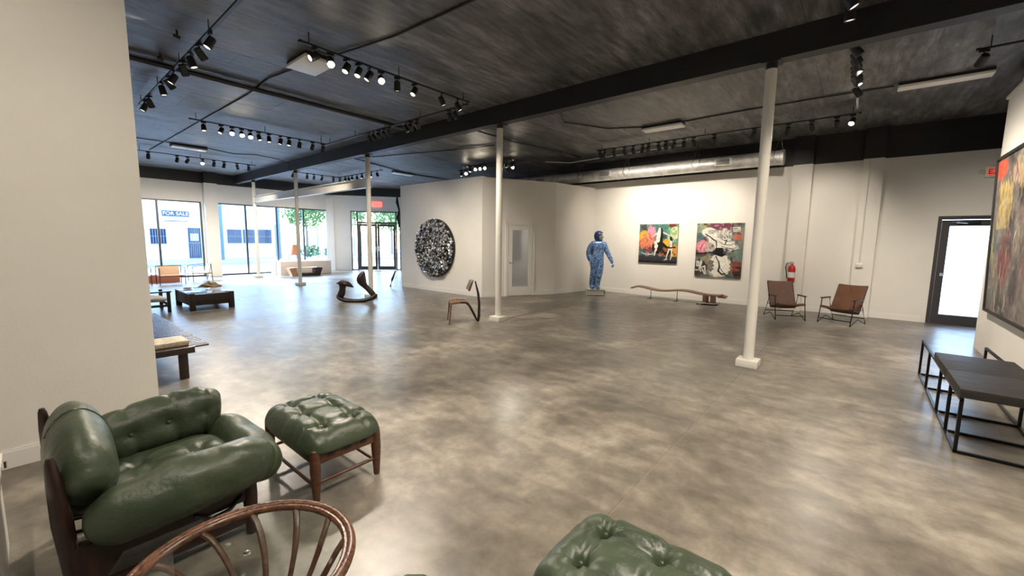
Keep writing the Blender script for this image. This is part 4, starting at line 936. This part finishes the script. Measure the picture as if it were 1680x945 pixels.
# ------------------------------------------------------------------ sculptural wooden chair
def blade(mb_, pts, w_, th, up=(0, 1, 0)): mb_.tube(pts, w_, 10, ry=th, up=up)
t = thing('sculptural_chair', 'slender sculptural walnut chair left of the second column', 'chair', (5.29, 6.0, 0), math.atan2(-.34, .44))
for s_ in (-1, 1):
    mb = MB(); mb.tube([(-.02, s_*.26, 0), (.0, s_*.245, .2), (.015, s_*.225, .37), (.06, s_*.21, .40), (.2, s_*.17, .41)], [.012, .014, .019, .022, .018], 8); mb.build('front_leg', m_walnut, t)
    mb = MB(); mb.tube([(.15, s_*.18, .41), (.30, s_*.15, .40), (.38, s_*.12, .33), (.48, s_*.06, .14), (.535, s_*.03, .02)], [.018, .02, .022, .022, .014], 8); mb.build('rear_brace', m_dark, t)
mb = MB(); mb.tube([(.56, 0, 0), (.575, 0, .1), (.58, 0, .35), (.56, 0, .55), (.50, 0, .80)], [.02, .036, .028, .026, .012], 10, ry=[.02, .03, .026, .024, .012]); mb.build('spine', m_dark, t)
mb = MB(); pr = []
for i in range(9):
    y = -.2+.05*i; q = abs(y)/.2; pr.append([(.47+.0*q-.05*q*q, y, .82-.02*q*q), (.40-.05*q*q, y, .60+.03*q), (.388-.05*q*q, y, .60+.03*q), (.456-.05*q*q, y, .825-.02*q*q)])
mb.skin([[mb.b.verts.new(p_) for p_ in r__] for r__ in pr]); mb.build('backrest', m_walnut, t)
mb = MB(); pr = []
for i in range(9):
    u = i/8; x = .0+.36*u; hw = .23-.09*u; z = .405+.012*math.sin(u*PI); pr.append([(x, -hw, z), (x, -hw*.4, z-.012), (x, hw*.4, z-.012), (x, hw, z), (x, hw, z-.02), (x, 0, z-.03), (x, -hw, z-.02)])
mb.skin([[mb.b.verts.new(p_) for p_ in r__] for r__ in pr]); mb.build('seat', m_walnut, t)

# ------------------------------------------------------------------ rocking sculpture
rd = Vector((.64, -.77)); t = thing('rocking_sculpture', 'dark carved wooden rocking sculpture in front of third column', 'sculpture', (5.42, 9.62, 0), math.atan2(rd.y, rd.x))
mb = MB()
def vring(c, d, w_, ty, n=14): return mb.ring((c[0], 0, c[1]), (d[0], 0, d[1]), ty, n, up=(0, 1, 0), ry=w_) if False else None
def body(pts, half, thick, name, m_=m_dark):
    mb_ = MB(); R0 = []; k = len(pts); half = [h_*1.22 for h_ in half]
    for i, p in enumerate(pts):
        a = Vector(pts[max(0, i-1)]); b = Vector(pts[min(k-1, i+1)]); d = (b-a).normalized(); nv = Vector((-d.y, d.x)); n_ = 14
        R0.append([mb_.b.verts.new((p[0]+nv.x*half[i]*math.cos(2*PI*j/n_), thick[i]*math.sin(2*PI*j/n_), p[1]+nv.y*half[i]*math.cos(2*PI*j/n_))) for j in range(n_)])
    mb_.skin(R0); o_ = mb_.build(name, m_, t, sub=1); return o_
body([(-.46, .20), (-.49, .17), (-.475, .11), (-.36, .055), (-.16, .03), (.08, .028), (.28, .065), (.42, .13), (.47, .19), (.46, .22)], [.02, .045, .055, .05, .04, .038, .045, .06, .05, .012], [.03, .08, .12, .14, .14, .14, .13, .11, .07, .02], 'rocker_base')
body([(-.46, .12), (-.40, .20), (-.375, .30), (-.37, .40), (-.36, .47), (-.35, .50)], [.06, .085, .062, .06, .12, .10], [.08, .09, .07, .08, .14, .12], 'neck')
body([(-.53, .465), (-.44, .48), (-.34, .485), (-.24, .455), (-.13, .39), (-.09, .365)], [.006, .045, .065, .055, .022, .004], [.02, .12, .18, .16, .07, .01], 'head')
body([(.44, .14), (.36, .25), (.26, .34), (.17, .44), (.11, .52), (.105, .62), (.14, .70), (.185, .78)], [.05, .062, .05, .06, .105, .095, .065, .012], [.08, .08, .06, .08, .14, .15, .11, .02], 'back_wing')

# ------------------------------------------------------------------ wavy bench
t = thing('wavy_bench', 'long undulating walnut bench below the two canvases', 'bench', (0, 0, 0))
mb = MB(); pr = []
for i in range(41):
    u = i/40; y = 5.0-2.5*u; z = .30-.025*u+.032*math.sin(u*2*PI*1.9+.9); z -= .05*max(0, .06-u)/.06; z += (.0 if u < .93 else -.05*(u-.93)/.07)
    xa, xb = 11.33+.02*math.sin(u*9), 11.68; pr.append([(xa, y, z-.015), (xa+.01, y, z+.012), (xa+.12, y, z+.02), (xb-.1, y, z+.02), (xb, y, z+.012), (xb, y, z-.01), (xa+.15, y, z-.035)])
mb.skin([[mb.b.verts.new(p_) for p_ in r__] for r__ in pr]); mb.build('seat', m_walnut, t)
for y in (4.45, 3.72):
    MB().cyl((11.5, y, .006), (11.5, y, .27), .009).box((11.4, y-.012, 0), (11.6, y+.07, .008)).build('leg', m_blackm, t)
for y, r in ((2.98, .055), (2.80, .05)):
    MB().prism([(11.34, y-r), (11.5, y-r*1.3), (11.62, y-r*.7), (11.64, y+r), (11.48, y+r*1.2), (11.36, y+r*.8)], .07, .27).build('carved_leg', m_walnut, t)
MB().box((11.3, 2.68, 0), (11.68, 3.08, .07), bev=.006).build('acrylic_block', m_acryl, t)
MB().box((11.3, 3.09, 0), (11.42, 3.16, .02), bev=.004).build('foot', m_blackm, t)
MB().tube([(11.35, 2.66, .24), (11.33, 2.58, .26), (11.4, 2.5, .22)], [.03, .045, .02]).tube([(11.55, 2.62, .26), (11.52, 2.52, .24)], [.04, .025]).build('knot', m_walnut, t)

# ------------------------------------------------------------------ astronaut statue
m_astro = mat('blue_graffiti_suit', (.05, .12, .35), .3, .2)
b_ = m_astro.node_tree.nodes['Principled BSDF']
tc = nd(m_astro, 'ShaderNodeTexCoord'); nz = nd(m_astro, 'ShaderNodeTexNoise'); nz.inputs['Scale'].default_value = 6; nz.inputs['Detail'].default_value = 2.5; nz.inputs['Distortion'].default_value = 4.5
rp = nd(m_astro, 'ShaderNodeValToRGB'); e = rp.color_ramp.elements
for q in range(4): e.new(.5)
for i, (p_, c_) in enumerate(((.30, (.01, .015, .07)), (.40, (.03, .11, .38)), (.46, (.16, .12, .42)), (.52, (.06, .32, .62)), (.58, (.5, .7, .85)), (.66, (.03, .12, .28)))): e[i].position = p_; e[i].color = (*c_, 1)
lk(m_astro, tc.outputs['Object'], nz.inputs[0]); lk(m_astro, nz.outputs[0], rp.inputs[0]); lk(m_astro, rp.outputs[0], b_.inputs['Base Color'])
AX, AY = 11.0, 5.92
t = thing('astronaut_statue', 'life-size blue astronaut statue walking, in the corner', 'statue', (AX, AY, .17), math.atan2(-.767, .64)-.0)
# local x = to the picture's right, y = away from the camera
def skinbody(name, verts, edges, radii, m_, parent, sub=2, root=0):
    me = bpy.data.meshes.new(name); me.from_pydata(verts, edges, []); o_ = linkobj(name, me, parent, [m_])
    md = o_.modifiers.new('skin', 'SKIN')
    for i, r in enumerate(radii): me.skin_vertices[0].data[i].radius = (r, r) if not isinstance(r, tuple) else r
    me.skin_vertices[0].data[root].use_root = True
    md.use_smooth_shade = True; md2 = o_.modifiers.new('sub', 'SUBSURF'); md2.levels = sub; md2.render_levels = sub
    dg = bpy.context.evaluated_depsgraph_get(); nm = bpy.data.meshes.new_from_object(o_.evaluated_get(dg)); bpy.data.objects.remove(o_)
    nm.name = name; nm.materials.clear(); nm.polygons.foreach_set('use_smooth', [True]*len(nm.polygons)); return linkobj(name, nm, parent, [m_])
V = [(0, 0, .90), (.0, 0, 1.03), (.01, 0, 1.20), (.015, 0, 1.36), (.02, -.01, 1.46),                       # pelvis..neck
     (-.09, 0, .82), (-.085, -.02, .62), (-.10, .03, .46), (-.12, .08, .22), (-.11, .11, .07), (-.09, .0, .04),       # left in picture
     (.08, 0, .82), (.07, -.06, .62), (.05, -.09, .46), (.02, -.03, .24), (.015, -.02, .08), (.04, -.16, .045),
     (-.19, 0, 1.34), (-.26, .0, 1.18), (-.27, .02, 1.02), (-.22, -.05, .88), (-.19, -.08, .80),
     (.19, 0, 1.34), (.25, -.02, 1.18), (.33, -.05, 1.02), (.41, -.09, .86), (.43, -.1, .78)]
E_ = [(0, 1), (1, 2), (2, 3), (3, 4), (0, 5), (5, 6), (6, 7), (7, 8), (8, 9), (9, 10), (0, 11), (11, 12), (12, 13), (13, 14), (14, 15), (15, 16), (3, 17), (17, 18), (18, 19), (19, 20), (20, 21), (3, 22), (22, 23), (23, 24), (24, 25), (25, 26)]
RD = [(.16, .13), (.165, .13), (.18, .14), (.17, .13), .085, .12, .105, .09, .085, .075, .06, .12, .105, .09, .08, .07, .06, .085, .07, .065, .055, .035, .085, .07, .062, .05, .035]
RD = [tuple(q*1.12 for q in r) if isinstance(r, tuple) else (r*1.16 if r > .04 else r) for r in RD]
skinbody('body', V, E_, RD, m_astro, t)
def finger(base, d, ln, c_=-.3):
    mb_ = MB(); d = Vector(d).normalized(); s_ = Vector((-.5, -.4, 0)).normalized(); b0 = Vector(base); pts = [b0, b0+d*ln*.4, b0+d*ln*.75+s_*ln*.15, b0+d*ln+s_*ln*.3]
    mb_.tube(pts, [.014, .013, .012, .008], 8); return mb_
for hx, hy, hz_, dx in ((-.185, -.085, .785, .0), (.435, -.105, .765, .15)):
    for i, ln in enumerate((.085, .095, .09, .07)):
        finger((hx-.03+i*.02, hy+.01*i-.015, hz_), (dx, -.05, -1), ln).build('finger', m_astro, t)
    finger((hx-.035, hy-.03, hz_+.03), (-.4+dx, -.5, -1), .065).build('finger', m_astro, t)
m_helm = mat('helmet_blue', (.06, .09, .22), .2, .5)
MB().lathe([(.001, .16), (.06, .152), (.11, .12), (.14, .06), (.145, 0), (.135, -.06), (.105, -.11), (.1, -.14), (.001, -.14)], 28, c=(.02, 0, 1.58)).build('helmet', m_helm, t)
MB().lathe([(.001, .075), (.05, .07), (.09, .05), (.112, .015), (.118, -.02), (.001, -.02)], 28, M=Matrix.Translation((.055, -.085, 1.575)) @ Matrix.Rotation(-.42, 4, 'Z') @ Matrix.Rotation(PI/2, 4, 'X') @ Matrix.Diagonal((.85, .85, 1, 1))).build('visor', m_chrome, t)
MB().box((-.17, .1, 1.0), (.19, .22, 1.42), bev=.04).build('backpack', m_astro, t)
MB().lathe([(.1, -.02), (.115, 0), (.1, .02), (.095, 0)], 24, c=(.02, 0, 1.45)).build('collar_ring', m_helm, t)
blk = MB().box((-.30, -.17, 0), (.24, .17, .165), Matrix.Translation((AX, AY, 0)) @ Matrix.Rotation(math.atan2(-.767, .64), 4, 'Z'), bev=.01)
tag(blk.build('acrylic_plinth', m_acryl), 'clear acrylic block under the astronaut statue', 'plinth')

# ------------------------------------------------------------------ low square coffee table with driftwood
t = thing('coffee_table', 'low square dark wood coffee table with glass top near windows', 'coffee table', (2.27, 10.82, 0), .0)
Lx, Ly, Hh = .80, 1.25, .36
for x in (.04, Lx-.04):
    for y in (.04, Ly-.04): MB().box((x-.05, y-.05, 0), (x+.05, y+.05, Hh+.01), bev=.008).build('leg', m_dark, t)
for a, b in (((.05, .0, .11), (Lx-.05, .03, Hh-.01)), ((.05, Ly-.03, .11), (Lx-.05, Ly, Hh-.01)), ((0, .05, .11), (.03, Ly-.05, Hh-.01)), ((Lx-.03, .05, .11), (Lx, Ly-.05, Hh-.01))): MB().box(a, b, bev=.004).build('apron', m_dark, t)
MB().box((.03, .03, Hh-.06), (Lx-.03, Ly-.03, Hh-.045)).build('shelf_panel', m_dark, t, smooth=False)
MB().box((-.01, -.01, Hh+.01), (Lx+.01, Ly+.01, Hh+.022), bev=.003).build('glass_top', m_tglass, t)
m_drift = textured('driftwood', [(.3, (.25, .17, .09)), (.7, (.62, .48, .30))], scale=9, rough=(.7, .9), bump=.6, bscale=12)
mb = MB(); r_ = random.Random(3)
for i in range(34):
    a = r_.uniform(0, 2*PI); rr_ = r_.uniform(.0, .17); p = Vector((rr_*math.cos(a), 1.3*rr_*math.sin(a), .035+.12*r_.random()*(1-rr_*4))); d = Vector((math.cos(a+.8), math.sin(a+.8), r_.uniform(-.05, .2)))*r_.uniform(.06, .12)
    mb.tube([p-d*.9, p+Vector((0, 0, .025)), p+d+Vector((.02, 0, -.005))], [.012, .03, .010], 6)
o = mb.build('driftwood_piece', m_drift); o.location = (2.77, 11.45, Hh+.034)
tag(o, 'gnarled pale driftwood piece lying on the low coffee table', 'driftwood')
o = MB().lathe([(.001, 0), (.07, 0), (.09, .015), (.07, .03), (.001, .035)], 16).build('small_dish', mat('dusty_rose', (.35, .2, .2), .5)); o.location = (2.45, 11.85, Hh+.0225); tag(o, 'small dusky dish at the rear of the low coffee table', 'dish')

# ------------------------------------------------------------------ slatted bench behind the left wall
m_slat = wood('polished_dark_slat', (.02, .010, .008), (.05, .025, .018), (3, 12, 12), .16)
t = thing('slatted_bench', 'dark slatted wooden bench half hidden behind the left wall', 'bench', (0, 0, 0))
BX, BY0, BY1, BZ = 1.32, 5.62, 8.5, .36
sl = MB().box((0, 0, 0), (1.25, .060, .018), bev=.003).build('slat', m_slat, t); nS = 30
for i in range(nS):
    o = sl if i == 0 else sl.copy()
    if i: COL.objects.link(o); o.parent = t
    o.location = (BX-1.25, BY0+(BY1-BY0-.060)*i/(nS-1), BZ)
for x in (BX-.22, BX-1.1): MB().box((x-.03, BY0+.0, BZ-.055), (x+.03, BY1, BZ-.001), bev=.004).build('rail', m_dark, t)
MB().box((BX-1.2, BY0-.04, BZ-.05), (BX-.14, BY0-.002, BZ+.017), bev=.004).build('end_rail', m_dark, t)
for x in (BX-.22, BX-1.1):
    for y in (5.72, 8.3): MB().box((x-.045, y-.03, 0), (x+.035, y+.03, BZ-.056), bev=.005).build('leg', m_dark, t)
m_book = textured('carved_stone_edge', [(.3, (.28, .22, .15)), (.7, (.6, .55, .42))], scale=14, rough=(.6, .8), bump=.6, bscale=20)
o = MB().box((0, 0, 0), (.5, .35, .055), bev=.012).build('carved_box', m_book); o.location = (.66, 5.70, BZ+.019); tag(o, 'pale carved box lying on the slatted bench', 'box')
# chair fragment beyond
t = thing('lounge_chair', 'dark wooden lounge chair with cream cushion behind the left wall edge', 'chair', (1.42, 11.0, 0))
MB().box((.5, .0, 0), (.56, .05, .42), bev=.006).build('leg', m_dark, t); MB().box((.5, .75, 0), (.56, .8, .42), bev=.006).build('leg', m_dark, t); MB().box((-.1, 0, 0), (-.04, .05, .42), bev=.006).build('leg', m_dark, t)
MB().box((-.1, 0, .12), (.55, .03, .17), bev=.004).build('rail', m_dark, t); MB().box((-.12, -.02, .42), (.58, .06, .445), bev=.006).build('armrest', m_dark, t); MB().box((.51, 0.02, .14), (.55, .78, .2), bev=.004).build('rail', m_dark, t)
pillow('seat_cushion', m_cream, t, .6, .66, .07, mapf=lambda q: Vector((q.x+.24, q.y+.4, q.z+.25)), n=20)
pillow('back_cushion', m_matblk, t, .5, .62, .06, mapf=lambda q: Vector((q.z*.9-.02, q.y+.4, q.x+.5)), n=20)

# ------------------------------------------------------------------ metal framed chairs by the window
def metal_chair(label, loc, rz, first=None):
    t = thing('metal_chair', label, 'chair', loc, rz, None); h = .33; r = .011
    for s_ in (-1, 1):
        y = s_*h
        MB().tube([(.27, y, .0), (.27, y, .53), (.25, y, .55), (-.27, y, .60)], r, 6).tube([(-.30, y, 0), (-.27, y, .60)], r, 6).build('side_frame', m_blackm, t)
        MB().tube([(.27, y, .28), (-.29, y, .28)], r, 6).build('side_rail', m_blackm, t)
    MB().tube([(-.27, -h, .60), (-.27, h, .60)], r*1.3, 6).tube([(.27, -h, .28), (.27, h, .28)], r*1.3, 6).tube([(-.28, -h, .28), (-.28, h, .28)], r*1.3, 6).build('cross_bar', m_blackm, t)
    MB().box((-.27, -h+.03, .27), (.27, h-.03, .31), bev=.012).build('seat_cushion', m_tan, t)
    mb_ = MB(); mb_.box((-.02, -h+.05, 0), (.01, h-.05, .30), Matrix.Translation((-.22, 0, .30)) @ Matrix.Rotation(-.18, 4, 'Y'), bev=.01); mb_.build('backrest', m_tan, t)
    return t
c1_ = metal_chair('thin black metal armchair beside the window pier', (4.14, 18.15, 0), PI)
dup(c1_, (3.2, 17.5, 0), -PI/2, 'thin black metal armchair in front of the first window mullion')
dup(c1_, (2.35, 17.6, 0), -PI/2, 'thin black metal armchair cut off by the left wall edge')
o = MB().box((-.7, -.2, 0), (.55, .2, .26), bev=.01).build('terracotta_bench', mat('terracotta', (.28, .09, .05), .6)); o.location = (3.05, 18.5, 0); tag(o, 'low terracotta coloured box behind the metal chairs', 'bench')

# ------------------------------------------------------------------ low plinth with lamp and bowl table
m_plin = mat('pale_plaster', (.62, .55, .5), .7)
t = MB().box((7.02, 18.55, 0), (9.2, 19.55, .58), bev=.006).build('display_plinth', m_plin); tag(t, 'long low pale plinth in front of the shop window', 'plinth')
t = thing('table_lamp', 'terracotta string-shaded tripod lamp on the low plinth', 'lamp', (7.79, 19.0, .587))
m_shade = textured('orange_string_shade', [(.3, (.38, .13, .05)), (.7, (.6, .26, .12))], scale=4, stretch=(9, 9, .5), rough=(.6, .7), bump=.5)
MB().lathe([(.09, .70), (.20, .26), (.195, .26), (.085, .70)], 20).lathe([(.001, .705), (.09, .70), (.001, .695)], 20).build('shade', m_shade, t)
for k_ in range(3):
    a = k_*2*PI/3+.5; MB().tube([(.19*math.cos(a), .19*math.sin(a), .28), (.24*math.cos(a), .24*math.sin(a), .0)], .012, 6).build('leg', m_dark, t)
t = thing('bowl_table', 'low boat-shaped wooden table in front of the pale plinth', 'table', (7.75, 17.95, 0), -.12)
mb = MB()
for s_ in (-1, 1):
    mb = MB(); mb.prism([(s_*.36, 0), (s_*.54, 0), (s_*.66, .33), (s_*.42, .36), (s_*.36, .28)], -.22, .22, Matrix.Rotation(PI/2, 4, 'X')); mb.build('end_block', m_honey if s_ < 0 else m_dark, t, smooth=False)
MB().box((-.5, -.2, .02), (.5, .2, .12), bev=.03).build('trough', m_dark, t); MB().box((-.52, -.19, .33), (.5, .19, .35), bev=.005).build('top', m_honey, t)
print('objects', len(bpy.data.objects))
